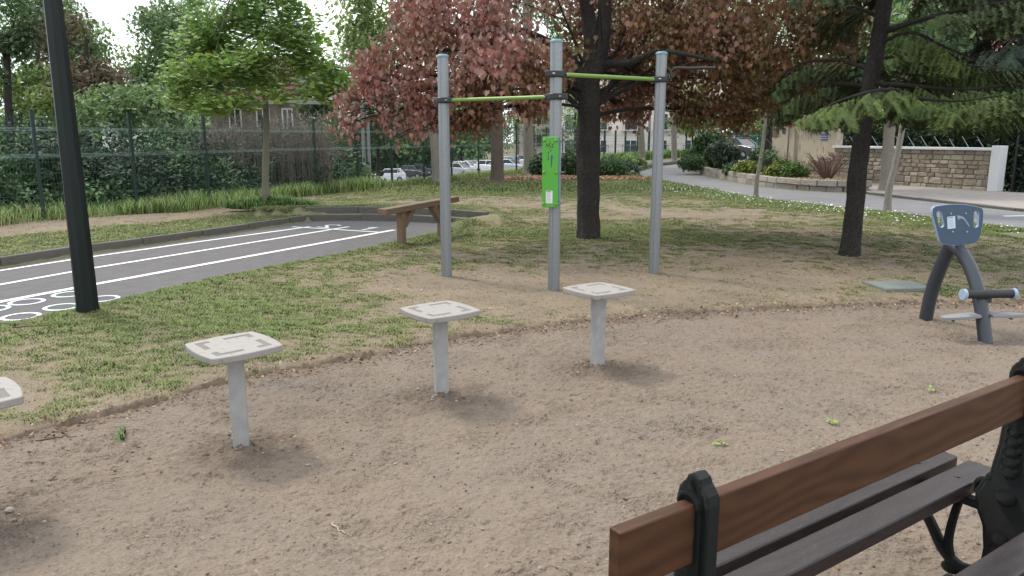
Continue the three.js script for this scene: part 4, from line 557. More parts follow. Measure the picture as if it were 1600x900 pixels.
{
  const b = V(4.532, -0.12, -10.067), t = (px, py, d = 10.1) => at(px, py, d), bo = [];
  const add = (pts, o = {}) => bo.push({ p: pts, ...o });
  add([t(1360, 130), t(1420, 133, 9.6), t(1500, 140, 9.2), t(1600, 132, 8.8), t(1700, 150, 8.5)], { tone: 0.5, dens: 46, spread: 0.42, hang: 0.16 });
  add([t(1355, 150), t(1400, 142, 9.4), t(1365, 142, 8.8), t(1310, 158, 8.5), t(1288, 168, 8.4)], { tone: 0.6, dens: 38, hang: 0.14 });
  add([t(1360, 140), t(1420, 150, 9.5), t(1450, 155, 9.0), t(1500, 158, 8.7), t(1560, 150, 8.4)], { tone: 0.62, dens: 46, hang: 0.16 });
  add([t(1358, 135), t(1300, 130, 10.2), t(1260, 140, 10.3), t(1228, 158, 10.4)], { tone: 0.25, dens: 40, hang: 0.25 });
  add([t(1362, 110), t(1310, 95, 10.4), t(1250, 100, 10.6), t(1215, 125, 10.7)], { tone: 0.2, dens: 40, hang: 0.25 });
  add([t(1372, 70), t(1420, 50, 9.7), t(1480, 75, 9.4), t(1530, 95, 9.2)], { tone: 0.6, dens: 42, hang: 0.34 });
  add([t(1378, 50), t(1450, 28, 9.5), t(1540, 8, 9.0), t(1640, -5, 8.6)], { tone: 0.2, dens: 44, r: 0.045, from: 0.35, hang: 0.35 });
  add([t(1385, 0), t(1460, -25, 9.6), t(1560, -20, 9.2), t(1680, 10, 8.8)], { tone: 0.12, dens: 44, hang: 0.4 });
  add([t(1366, 95), t(1420, 85, 10.3), t(1500, 100, 10.8), t(1600, 110, 11.2)], { tone: 0.2, dens: 44, hang: 0.3 });
  add([t(1358, 145), t(1430, 160, 10.4), t(1520, 170, 10.8), t(1620, 175, 11.2)], { tone: 0.3, dens: 46, hang: 0.26 });
  add([t(1362, 120), t(1340, 118, 11), t(1320, 130, 12), t(1300, 150, 12.8)], { tone: 0.1, dens: 40, hang: 0.3 });
  add([t(1364, 125), t(1400, 120, 11), t(1450, 140, 12), t(1500, 165, 12.8)], { tone: 0.1, dens: 40, hang: 0.3 });
  add([t(1380, 30), t(1330, 10, 10.4), t(1290, 25, 10.8)], { tone: 0.1, dens: 34, hang: 0.3 });
  for (let k = 0; k < 14; k++) { const a = k * 2.4, y = -20 - k * 22, c = t(1388 + k * 3, y), l = 2.2 - k * 0.09; add([c, c.clone().add(V(Math.cos(a) * l * 0.5, -0.02, Math.sin(a) * l * 0.5)), c.clone().add(V(Math.cos(a) * l, -0.35, Math.sin(a) * l))], { tone: 0.15, dens: 34, hang: 0.3 }); }
  conifer('leaning_conifer', 'leaning conifer with a dark trunk and drooping needle boughs on the lawn', [b, V(4.56, 0.4, -10.07), t(1342, 250), t(1356, 150), t(1380, 20), t(1410, -250)], 0.13, 0.085, bo, [[0.032, 0.048, 0.018], [0.046, 0.066, 0.021], [0.065, 0.092, 0.026], [0.078, 0.112, 0.026], [0.088, 0.125, 0.03]], 201);
}
// a darker conifer in the garden behind the stone wall
{
  const b = at(1575, 250, 29), t = (px, py, d) => at(px, py, d), bo = []; b.y = 0;
  for (let k = 0; k < 34; k++) { const a = k * 2.39, h = 2.2 + (k % 17) * 0.5, l = 4.6 - (k % 17) * 0.16, c = V(b.x, h, b.z); bo.push({ p: [c, c.clone().add(V(Math.cos(a) * l * 0.5, 0.15, Math.sin(a) * l * 0.5)), c.clone().add(V(Math.cos(a) * l, -0.4, Math.sin(a) * l))], dens: 13, size: 2.3, hang: 0.9, spread: 1.0, tone: 0.25, r: 0.06 }); }
  conifer('garden_conifer', 'dark spreading conifer standing in the garden behind the stone wall', [b, V(b.x, 3, b.z), V(b.x + 0.2, 11, b.z)], 0.28, 0.12, bo, [[0.012, 0.026, 0.016], [0.018, 0.036, 0.018], [0.03, 0.05, 0.02]], 202);
}
// --- young maple on the grass strip
{
  const b = V(...[0, 0, 0]); const p = G(417, 325, 0.1); b.set(p[0], 0.1, p[1]); const d = -p[1], t = (px, py, q = d) => at(px, py, q);
  const lob = [L(415, 10, d, 80, 54, 1.4, 111), L(345, 30, d, 50, 46, 1.1, 69), L(310, 75, d - 0.4, 55, 27, 0.9, 69), L(330, 105, d - 0.7, 75, 22, 1.0, 86), L(285, 140, d - 0.8, 40, 19, 0.6, 32), L(345, 155, d - 0.9, 55, 16, 0.7, 42), L(470, 60, d + 0.3, 55, 40, 1.0, 74), L(490, 108, d + 0.2, 50, 27, 0.9, 61), L(505, 138, d, 34, 22, 0.7, 32), L(410, 95, d - 0.5, 50, 40, 1.0, 69), L(410, -60, d, 80, 68, 1.4, 98), L(445, 142, d - 0.6, 34, 16, 0.5, 17)];
  tree('young_maple', 'young maple with fresh green leaves and slim pale trunk on the strip', { seed: 102, trunk: [b, V(b.x, 0.6, b.z), t(416, 180), t(408, 100), t(402, 20), t(398, -120)], r0: 0.085, r1: 0.03, bark: B_YOUNG, lobes: lob, limb: { r: 0.028, twigs: 5, arch: 0.02, pick: null }, leaf: G_YOUNG, gap: -0.2, freq: 0.9, s0: 0.8, s1: 0.5, tilt: 0.8, mat: mBack, shell: 0.5, tint: (x, y) => 0.9 - 0.14 * (y - 1.8), cols: [[0.15, 0.25, 0.09], [0.19, 0.30, 0.09], [0.24, 0.36, 0.09], [0.30, 0.41, 0.09]] });
}
// --- trunks of the park trees behind the maple
const GR = [[0.120, 0.198, 0.078], [0.156, 0.246, 0.090], [0.198, 0.294, 0.096]], GL = [[0.156, 0.234, 0.072], [0.198, 0.282, 0.084], [0.252, 0.336, 0.102]], GD = [[0.044, 0.090, 0.037], [0.063, 0.124, 0.044], [0.092, 0.161, 0.052]];
function parkTree(name, label, px, py, top, r0, r1, mat, lobes, cols, seed, o = {}) { const p = G(px, py, 0.03), b = V(p[0], 0.0, p[1]), d = -p[1]; return tree(name, label, { seed, trunk: [b, V(b.x, 0.5, b.z), at(top[0] * 0.5 + px * 0.5, (top[1] + py) / 2, d), at(top[0], top[1], d), at(top[0], top[1] - 120, d)], r0, r1, bark: mat, lobes: lobes(d), limb: { r: r1 * 0.6, twigs: 4 }, leaf: o.leaf ?? G_MID, cols, gap: -0.1, freq: 0.5, ...o }); }
parkTree('plane_tree', 'tall plane tree with grey-green trunk rising through the copper leaves', 683, 285, [665, 10], 0.19, 0.16, B_GREY, (d) => [L(600, -20, d, 90, 90, 3, 120), L(565, 40, d + 2, 34, 70, 2.5, 110), L(575, 110, d + 1, 34, 44, 2, 90), L(690, -120, d, 140, 100, 4, 200), L(640, 60, d + 2, 60, 50, 2, 80)], GL, 301);
parkTree('pine_tree', 'park tree with rough reddish-brown trunk on the green hump', 777, 286, [775, 20], 0.235, 0.17, B_PINE, (d) => [L(790, -60, d, 160, 90, 4, 160), L(760, 120, d + 1.5, 70, 40, 2, 120)], GD, 302);
parkTree('plane_tree', 'plane tree with pale mottled trunk beside the clipped bush', 826, 272, [824, 30], 0.24, 0.17, B_GREY, (d) => [L(850, 20, d, 140, 90, 4, 220), L(960, 60, d + 3, 110, 60, 4, 220)], GR, 303);
parkTree('plane_tree', 'slim pale trunk with grey bark at the road bend', 1003, 262, [998, 110], 0.19, 0.13, B_GREY, (d) => [L(1000, 60, d, 90, 70, 4, 220), L(1090, 40, d + 3, 90, 60, 4, 200)], GL, 304);
parkTree('plane_tree', 'mottled pale trunk on the verge inside the road bend', 1053, 253, [1050, 100], 0.20, 0.14, B_GREY, (d) => [L(1060, 60, d, 90, 60, 4, 240), L(1140, 20, d, 110, 60, 4, 240), L(1290, 30, d, 120, 50, 4, 200)], GL, 305);
parkTree('plane_tree', 'far grey trunk standing before the green hoarding', 1166, 236, [1164, 120], 0.27, 0.2, B_GREY, (d) => [L(1180, 90, d, 70, 50, 4, 200), L(1230, 120, d, 60, 50, 4, 160)], GL, 306, { leaf: G_FAR });
parkTree('lime_tree', 'bright fresh green small tree behind the road fence', 1082, 244, [1082, 190], 0.10, 0.06, B_DARK, (d) => [L(1082, 180, d, 38, 30, 2.4, 240), L(1060, 190, d, 22, 22, 1.6, 80), L(1110, 180, d, 26, 24, 1.6, 90), L(1085, 150, d, 30, 20, 1.8, 80)], [[0.16, 0.27, 0.05], [0.20, 0.32, 0.07], [0.13, 0.24, 0.05]], 307);
parkTree('garden_tree', 'thick grey trunk between stone wall and leaning conifer', 1382, 300, [1392, 170], 0.165, 0.14, B_GREY, (d) => [L(1400, 60, d, 110, 70, 2.6, 220), L(1320, 100, d, 60, 50, 2, 120)], GD, 308);
parkTree('young_birch', 'slim pale leaning sapling trunk at the road edge', 1386, 330, [1412, 180], 0.075, 0.05, B_GREY, (d) => [L(1430, 60, d, 60, 60, 1.2, 70)], GR, 309);
parkTree('sapling', 'thin sapling with sparse twigs standing by the roadside grass', 1181, 308, [1196, 190], 0.06, 0.035, B_YOUNG, (d) => [L(1215, 150, d, 30, 30, 0.8, 14), L(1190, 240, d, 30, 8, 0.5, 5)], GD, 310, { leaf: G_SHRUB });
parkTree('roadside_tree', 'dark trunk standing against the cream garden wall', 1197, 285, [1202, 150], 0.17, 0.13, B_DARK, (d) => [L(1210, 120, d, 60, 50, 2, 140)], GD, 311);
// red-leaved tree and bright tree in the garden
function gardenTree(name, label, px, d, top, lobes, cols, seed, o = {}) { const q = at(px, 213, d), b = V(q.x, o.y ?? 0, q.z); return tree(name, label, { seed, trunk: [b, V(b.x, b.y + 1.2, b.z), at(px, (213 + top) / 2, d), at(px, top, d)], r0: o.r0 ?? 0.2, r1: 0.08, bark: B_DARK, lobes, limb: { r: 0.07, twigs: 3 }, leaf: o.leaf ?? G_MID, cols, gap: -0.15, freq: 0.45, ...o }); }
gardenTree('red_tree', 'crimson-leaved tree rising in the garden beyond the hedge', 1480, 34, 40, [L(1430, 25, 34, 50, 35, 2, 170), L(1520, 80, 34, 60, 40, 2.4, 220), L(1500, 110, 34, 50, 20, 2, 100), L(1430, 85, 34, 40, 30, 1.6, 90)], [[0.20, 0.035, 0.05], [0.27, 0.05, 0.07], [0.14, 0.025, 0.035]], 321, { mat: mLeafRed });
gardenTree('bright_tree', 'bright yellow-green tree beyond the garden hedge', 1610, 38, 40, [L(1600, 60, 38, 32, 45, 2, 180), L(1560, 95, 38, 40, 18, 1.6, 80), L(1640, 20, 38, 40, 40, 2, 100), L(1420, 15, 40, 80, 30, 2, 160)], [[0.15, 0.26, 0.04], [0.20, 0.32, 0.06]], 322);
gardenTree('garden_backdrop_tree', 'mid green tree filling the garden behind the cream wall', 1320, 36, 60, [L(1330, 130, 36, 90, 60, 3, 320), L(1230, 140, 38, 60, 50, 3, 200), L(1470, 150, 38, 120, 40, 3, 280), L(1600, 140, 40, 60, 50, 3, 120), L(1330, 30, 40, 120, 50, 3, 260)], GD, 323);
// --- trees beyond the lanes
const bt = (label, px, d, lobes, cols, seed, o = {}) => gardenTree(o.name ?? 'woodland_tree', label, px, d, o.top ?? 60, lobes, cols, seed, { y: -1.6, leaf: G_FAR, mat: mBack, r0: 0.22, freq: 0.55, gap: 0.08, group: 'trees beyond the fence', ...o });
bt('dark ivy-clad tree with thin pinkish twigs beyond the fence', 12, 30, [L(10, 70, 30, 28, 60, 1.2, 90), L(25, 20, 30, 35, 50, 1.5, 60), L(-40, 80, 31, 50, 90, 2, 160)], GD, 401, { leaf: G_MID });
bt('broad green tree with a rounded crown beyond the fence', 130, 48, [L(128, 75, 48, 36, 50, 3, 200), L(85, 20, 48, 42, 40, 3, 140), L(60, 60, 47, 60, 50, 3, 190), L(150, 120, 48, 30, 40, 2, 100)], GR, 402);
bt('reddish-leaved small tree in the thicket', 135, 36, [L(140, 130, 36, 38, 30, 2, 130), L(90, 60, 37, 40, 40, 2, 60)], [[0.11, 0.095, 0.05], [0.14, 0.10, 0.06]], 403);
bt('yellowish green tree behind the lamp post', 60, 40, [L(60, 150, 40, 60, 30, 2.4, 150), L(40, 120, 40, 40, 25, 2, 70), L(110, 165, 39, 40, 25, 2, 90)], GL, 404);
bt('dense green tree standing behind the young maple', 250, 44, [L(255, 60, 44, 30, 46, 3, 160), L(240, 112, 44, 32, 32, 3, 130), L(280, 140, 43, 60, 32, 3, 190), L(215, 150, 43, 26, 30, 2, 70), L(300, 30, 46, 40, 35, 3, 100), L(345, 105, 45, 44, 34, 3, 130), L(395, 118, 45, 34, 26, 2, 80)], GR, 405);
bt('pale green tree seen through the maple twigs', 555, 60, [L(560, 90, 60, 30, 56, 4, 130), L(600, 60, 62, 40, 50, 4, 110), L(525, 155, 60, 30, 35, 3, 90)], GL, 406);
bt('dark green tree beside the stone house', 590, 62, [L(505, 135, 46, 34, 32, 2, 120), L(500, 172, 46, 26, 18, 1.5, 60), L(600, 190, 62, 50, 40, 3, 170), L(560, 200, 60, 40, 40, 3, 150), L(650, 190, 64, 50, 40, 3, 150)], GD, 407);
bt('rounded green tree overlooking the car park', 720, 105, [L(690, 225, 105, 50, 26, 4, 140), L(740, 215, 105, 50, 28, 4, 160), L(800, 205, 105, 60, 32, 4, 170), L(870, 205, 105, 55, 34, 4, 160)], GR, 408, { y: -3, s0: 1.1, top: 200 });
bt('dark trees at the end of the car park', 620, 100, [L(620, 235, 100, 60, 30, 4, 190), L(560, 240, 98, 60, 34, 4, 180), L(500, 230, 96, 60, 40, 4, 170), L(680, 250, 102, 40, 20, 3, 70)], GD, 409, { y: -3.5, s0: 1.1, top: 210 });
bt('olive tree leaning over the thicket', 190, 33, [L(180, 170, 33, 45, 30, 2, 140), L(240, 175, 34, 40, 26, 2, 110)], GR, 410, { top: 165 });
bt('far green tree beyond the apartment house', 900, 70, [L(905, 190, 70, 40, 60, 3, 130), L(1000, 130, 74, 60, 26, 4, 110)], GR, 411, { y: -1 });
bt('green tree beside the green hoarding', 1215, 78, [L(1200, 190, 78, 40, 26, 3, 130), L(1140, 180, 80, 30, 20, 3, 80)], GL, 412, { y: 0 });
// --- thicket right behind the fence, one tangled mass
{
  const R = rng(55), low = [], tall = [];
  const lump = (out, X, y, Z, rx, ry, rz, n, s) => { for (let k = 0; k < n; k++) { const th = R() * 6.283, cs = 2 * R() - 1, sn = Math.sqrt(1 - cs * cs), r = Math.pow(R(), 0.4), p = [X + rx * r * sn * Math.cos(th), y + ry * r * cs, Z + rz * r * sn * Math.sin(th)]; if (n3(p[0] * 1.1, p[1] * 1.3, p[2] * 1.1) < -0.35) continue; out.push([...p, s * (0.8 + 0.6 * R()), null, clamp(0.35 + 0.5 * n3(p[0] * 0.4, p[1] * 0.5, p[2] * 0.4) + 0.4 * (R() - 0.5), 0, 0.99)]); } };
  for (let i = 0; i < 26; i++) { const t = i / 25 * 7.4, k = Math.min(FENCE.length - 2, t | 0), f = t - k, out = 2.2 + 3.2 * R(), X = mix(FENCE[k][0], FENCE[k + 1][0], f) - 0.8 * out, Z = mix(FENCE[k][1], FENCE[k + 1][1], f) - 0.55 * out, y = farY(X, Z), h = 0.8 + 0.6 * R() - (X > -8.4 ? 0.3 : 0); lump(low, X, y + h * 0.7, Z, 1.4, h, 1.3, 200, 1.1); lump(low, X + 0.9, y + h * 0.4, Z + 0.4, 0.9, h * 0.7, 0.9, 110, 1.0); }
  for (let i = 0; i < 13; i++) { const px = -20 + i * 43 + 20 * R(), d = 25 + 9 * R(), q = at(px, 230, d), y = farY(q.x, q.z), h = (px > 280 ? 0.95 : 1.5) + 0.8 * R() * (px > 280 ? 0.5 : 1); lump(tall, q.x, y + h, q.z, 1.9, h, 1.6, 170, 1.0); lump(tall, q.x + 1.2, y + h * 0.6, q.z + 0.5, 1.3, h * 0.8, 1.2, 90, 1.0); }
  for (let i = 0; i < 9; i++) { const q = at(300 + 235 * i / 9 + 12 * R(), 240, 21.5 + 3.5 * R()), y = farY(q.x, q.z); lump(low, q.x, y + 0.35, q.z, 0.8, 0.5 + 0.5 * R(), 0.7, 60, 0.8); }
  stuff(crown(scene, 'x', G_HEDGE, mFar, low, [[0.022, 0.045, 0.024], [0.030, 0.058, 0.028], [0.045, 0.08, 0.034], GD[1], GR[0]], R, { tilt: 1.5 }), 'wild_thicket', 'tangled dark green thicket crowding behind the wire fence', 'thicket');
  stuff(crown(scene, 'x', G_MID, mFar, tall, [[0.03, 0.058, 0.03], [0.042, 0.078, 0.036], GD[1], GR[0]], R, { tilt: 1.5 }), 'tall_thicket', 'taller tangled bushes massed further behind the wire fence', 'thicket');
  // leafless brambles
  const P = []; const RB = rng(77); for (let i = 0; i < 1500; i++) { const px = 300 + 215 * RB(), d = 21.5 + 4 * RB(), q = at(px, 240, d), y0 = farY(q.x, q.z), h = 1.2 + 1.3 * RB(), a = RB() * 6.28, l = 0.3 + 0.9 * RB(); const p0 = V(q.x, y0, q.z), p1 = V(q.x + 0.3 * l * Math.cos(a), y0 + h * 0.8, q.z + 0.3 * l * Math.sin(a)), p2 = V(q.x + l * Math.cos(a), y0 + h * (0.75 + 0.3 * RB()), q.z + l * Math.sin(a)); P.push(tube(curve([p0, p1, p2], 5), lerpR(0.008, 0.004, 5), 3)); }
  const m = new THREE.Mesh(merge(P), std([0.17, 0.14, 0.115], 0.95)); stuff(m, 'bramble_thicket', 'leafless brown bramble stems tangled behind the fence', 'brambles');
}
{ // woodland closing the view far behind
  const R = rng(88), pl = []; for (let i = 0; i < 5200; i++) { const side = R(), az = side < 0.72 ? mix(-0.80, -0.03, R()) : mix(0.22, 0.8, R()), d = 96 + 40 * R(), x = d * Math.tan(az), z = -d, h = (side < 0.72 ? 4.5 + 5 * n2(x * 0.06, 3) : 9 + 4 * n2(x * 0.06, 3)) ; pl.push([x, -4 + (h + 4) * Math.sqrt(R()), z, 2.2 + 1.6 * R()]); }
  const m = crown(scene, 'x', G_FAR, mFar, pl, GD.concat(GR), R, { tilt: 2 }); stuff(m, 'far_woodland', 'far green woodland closing the view behind car park and gardens', 'woodland');
}
// ---------------------------------------------------------------- garden wall, planter, shrubs
const W0 = V(9.95, 0, -29.6), W1 = V(13.85, 0, -21.55), WL = W0.distanceTo(W1), WA = Math.atan2(-(W1.z - W0.z), W1.x - W0.x);
const plaster = tex(512, 512, (u, v) => { const a = tile(u, v, 3, 1), b = tile(u, v, 12, 4), c = tile(u, v, 70, 2), st = tile(u, v * 0.25, 14, 9); let q = [0.47, 0.41, 0.32]; q = mix3(q, [0.26, 0.215, 0.16], clamp(sstep(0.25, 0.85, st * 0.9 + 0.4 * a) + 0.5 * sstep(0.5, 0.9, b))); const t = 1 + 0.06 * c + 0.08 * a; return sc([q[0] * t, q[1] * t, q[2] * t]); });
function stoneShapes(n, seed) { const out = []; for (let k = 0; k < n; k++) { const g = new RoundedBoxGeometry(1, 1, 1, 2, 0.16); const p = g.attributes.position; for (let i = 0; i < p.count; i++) { const x = p.getX(i), y = p.getY(i), z = p.getZ(i), a = k * 7.3 + seed; p.setXYZ(i, x * (1 + 0.10 * n3(a, y * 2, z)), y * (1 + 0.16 * n3(x * 1.6 + a, a, z)), z + 0.12 * n3(x * 2.5 + a, y * 2.5, a)); } g.computeVertexNormals(); out.push(g); } return out; }
const stTex = (c) => { const t = tex(128, 128, (u, v) => { const a = tile(u, v, 4, c[0] * 40), b = tile(u, v, 26, c[1] * 30); const k = 1 + 0.22 * a + 0.16 * b; return sc([c[0] * k, c[1] * k, c[2] * k]); }); return std(0xffffff, 0.95, { map: t, bumpMap: t, bumpScale: 0.03 }); };
const STONES = [[0.33, 0.285, 0.222], [0.29, 0.245, 0.19], [0.25, 0.21, 0.165], [0.37, 0.325, 0.26], [0.22, 0.182, 0.142], [0.30, 0.25, 0.185]].map(stTex);
{
  const w = group('stone_garden_wall', 'rough tan stone garden wall with white coping and white end pier', 'wall', [W0.x, 0, W0.z], WA), R = rng(31), shp = stoneShapes(8, 3);
  const s0 = 1.35, s1 = WL - 0.25, top = (s) => s < 3.3 ? mix(0.25, 1.18, Math.pow(clamp((s - s0) / 1.95), 0.7)) + 0.05 * n2(s * 4, 1) : 1.2;
  part('mortar_core', merge([box(s1 - 3.2, 1.2, 0.3, (s1 + 3.2) / 2, 0.6, 0)]), std([0.24, 0.195, 0.145], 0.98), w);
  let y = -0.02, row = 0; while (y < 1.17) { const h = (row < 2 ? 0.17 : 0.115) + 0.05 * R(); let s = s0 + 0.2 * R(); while (s < s1 - 0.05) { const l = Math.min(0.16 + 0.26 * R(), s1 - s); if (y + h * 0.6 < top(s + l / 2) && l > 0.07) { const m = part('stone', shp[R() * 8 | 0], STONES[(row < 2 && R() < 0.6 ? 2 + (R() * 3 | 0) : R() * 6 | 0)], w); m.scale.set(l - 0.018, Math.min(h, 1.2 - y) - 0.016, 0.16); m.position.set(s + l / 2, y + Math.min(h, 1.2 - y) / 2, 0.10 + 0.03 * R()); } s += l; } y += h; row++; }
  const wh = std([0.60, 0.615, 0.625], 0.8); part('coping', rbox(s1 - 3.15, 0.075, 0.48, 0.01, (s1 + 3.15) / 2, 1.24, 0.02), wh, w);
  part('end_pier', rbox(0.26, 1.40, 0.34, 0.012, WL - 0.12, 0.64, 0.06), wh, w);
  for (let k = 0; k < 11; k++) { const x = 3.9 + k * 0.44; part('spike_rod', bar(V(x, 1.26, -0.05), V(x - 0.10, 1.60, 0.18), 0.014, 0.014), std([0.30, 0.31, 0.32], 0.5, { metalness: 0.5 }), w); }
}
{
  const w = group('cream_garden_wall', 'stained cream plaster wall with red tile coping and blue plaque', 'wall', [W0.x, 0, W0.z], WA), mp = std(0xffffff, 0.95, { map: withRep(plaster, 0.45), bumpMap: withRep(plaster, 0.45), bumpScale: 0.01 });
  const uvm = (g) => { const p = g.attributes.position, n = g.attributes.normal, uv = g.attributes.uv; for (let i = 0; i < p.count; i++) uv.setXY(i, Math.abs(n.getX(i)) > 0.5 ? p.getZ(i) : p.getX(i), p.getY(i)); return g; };
  part('pier', uvm(box(1.05, 1.98, 0.42, 0.52, 0.99, -0.02)), mp, w); part('wall_panel', uvm(box(2.15, 1.95, 0.30, 2.12, 0.975, -0.06)), mp, w); part('buttress', uvm(box(0.26, 1.86, 0.08, 1.22, 0.93, 0.12)), mp, w);
  part('niche', box(0.42, 0.34, 0.02, 0.38, 1.72, 0.185), std([0.16, 0.125, 0.10], 0.95), w); part('niche', box(0.15, 0.22, 0.02, 0.86, 1.78, 0.185), std([0.14, 0.11, 0.09], 0.95), w);
  const tg = new THREE.CylinderGeometry(0.085, 0.07, 0.5, 10, 1, true, -Math.PI / 2, Math.PI).rotateX(Math.PI / 2 - 0.5); const tm = [[0.33, 0.11, 0.07], [0.40, 0.16, 0.09], [0.27, 0.10, 0.07], [0.42, 0.22, 0.14]].map((c) => std(c, 0.9, { side: THREE.DoubleSide })), R = rng(4);
  for (let k = 0; k < 7; k++) { const t = part('roof_tile', tg, tm[R() * 2 | 0], w); t.position.set(0.02 + k * 0.17, 2.09, 0.05); t.rotation.y = 0.04 * (R() - 0.5); }
  for (let k = 0; k < 9; k++) { const t = part('roof_tile', tg, tm[R() * 4 | 0], w); t.position.set(1.55 + k * 0.17, 2.07, 0.0); t.rotation.y = 0.04 * (R() - 0.5); }
  part('tile_bed', merge([box(1.15, 0.08, 0.42, 0.53, 2.01, 0), box(1.5, 0.07, 0.36, 2.25, 1.98, -0.05)]), std([0.22, 0.12, 0.08], 0.95), w);
  const pq = canvasTex(256, 192, (c, W, H) => { c.fillStyle = '#16306e'; c.fillRect(0, 0, W, H); c.strokeStyle = '#dfe5ee'; c.lineWidth = 5; c.strokeRect(9, 9, W - 18, H - 18); c.fillStyle = '#e8edf4'; c.textAlign = 'center'; c.font = 'bold 50px sans-serif'; c.fillText('AVENUE', W / 2, 84); c.font = 'bold 46px sans-serif'; c.fillText('BEAUFORT', W / 2, 150, 226); });
  const pl = part('street_plaque', rbox(0.30, 0.225, 0.015, 0.005, 2.66, 1.57, 0.10), std([0.03, 0.05, 0.2], 0.4), w); part('plaque_face', new THREE.PlaneGeometry(0.29, 0.215).translate(2.66, 1.57, 0.1095), std(0xffffff, 0.4, { map: pq }), pl);
}
{ // gate beside the stone wall
  const q = W1.clone().add(V(0.42, 0, -0.15)), g = group('garden_gate', 'black metal garden gate standing ajar beside the white pier', 'gate', [q.x, 0, q.z], 0.75), m = std([0.012, 0.014, 0.016], 0.5);
  part('gate_frame', merge([box(0.05, 1.55, 0.05, 0, 0.83, 0), box(0.05, 1.55, 0.05, 2.0, 0.83, 0), box(1.95, 0.05, 0.04, 1.0, 1.585, 0), box(1.95, 0.05, 0.04, 1.0, 0.1, 0), bar(V(0.03, 1.0, 0), V(1.97, 0.12, 0), 0.03, 0.03)]), m, g); part('gate_panel', box(1.94, 0.85, 0.015, 1.0, 0.54, -0.005), m, g);
  const q2 = V(14.75, 0, -22.15), p = group('gate_pier', 'second white gate pier behind the open black gate', 'pier', [q2.x, 0, q2.z], WA); part('shaft', rbox(0.34, 1.3, 0.34, 0.012, 0, 0.65, 0), std([0.60, 0.615, 0.625], 0.8), p); part('cap', rbox(0.40, 0.07, 0.40, 0.012, 0, 1.337, 0), std([0.60, 0.615, 0.625], 0.8), p);
}
{ // hedge behind the wall
  const h = group('garden_hedge', 'dense dark hedge rising behind the stone wall', 'hedge', [W0.x, 0, W0.z], WA), R = rng(9), pl = [];
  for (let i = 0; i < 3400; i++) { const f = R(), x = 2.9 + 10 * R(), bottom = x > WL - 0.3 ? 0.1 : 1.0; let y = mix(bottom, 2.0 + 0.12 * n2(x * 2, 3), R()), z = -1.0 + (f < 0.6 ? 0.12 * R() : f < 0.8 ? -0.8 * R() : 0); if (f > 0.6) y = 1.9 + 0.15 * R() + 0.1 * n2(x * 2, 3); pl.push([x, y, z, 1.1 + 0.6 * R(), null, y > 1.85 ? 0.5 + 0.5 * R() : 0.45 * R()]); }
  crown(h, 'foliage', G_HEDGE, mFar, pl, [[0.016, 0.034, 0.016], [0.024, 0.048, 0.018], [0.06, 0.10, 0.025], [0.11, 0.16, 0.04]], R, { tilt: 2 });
  part('hedge_stems', merge(Array.from({ length: 26 }, (_, i) => cyl(0.02, 0.03, 1.9, 5, 3.2 + i * 0.37, 0.95, -1.25))), B_DARK, h);
  const q = at(1583, 228, 23.6); shrub('gate_shrub', 'fresh light green leafy shrub above the black gate', 'shrub', V(q.x, 0, q.z), [[0, 1.25, 0, 0.5, 0.35, 0.4], [-0.6, 1.1, 0.2, 0.4, 0.2, 0.3], [0.5, 0.9, 0, 0.6, 0.7, 0.4]], G_SHRUB, [[0.09, 0.15, 0.05], [0.14, 0.21, 0.08]], 150, 41, { s0: 1.4 });
}
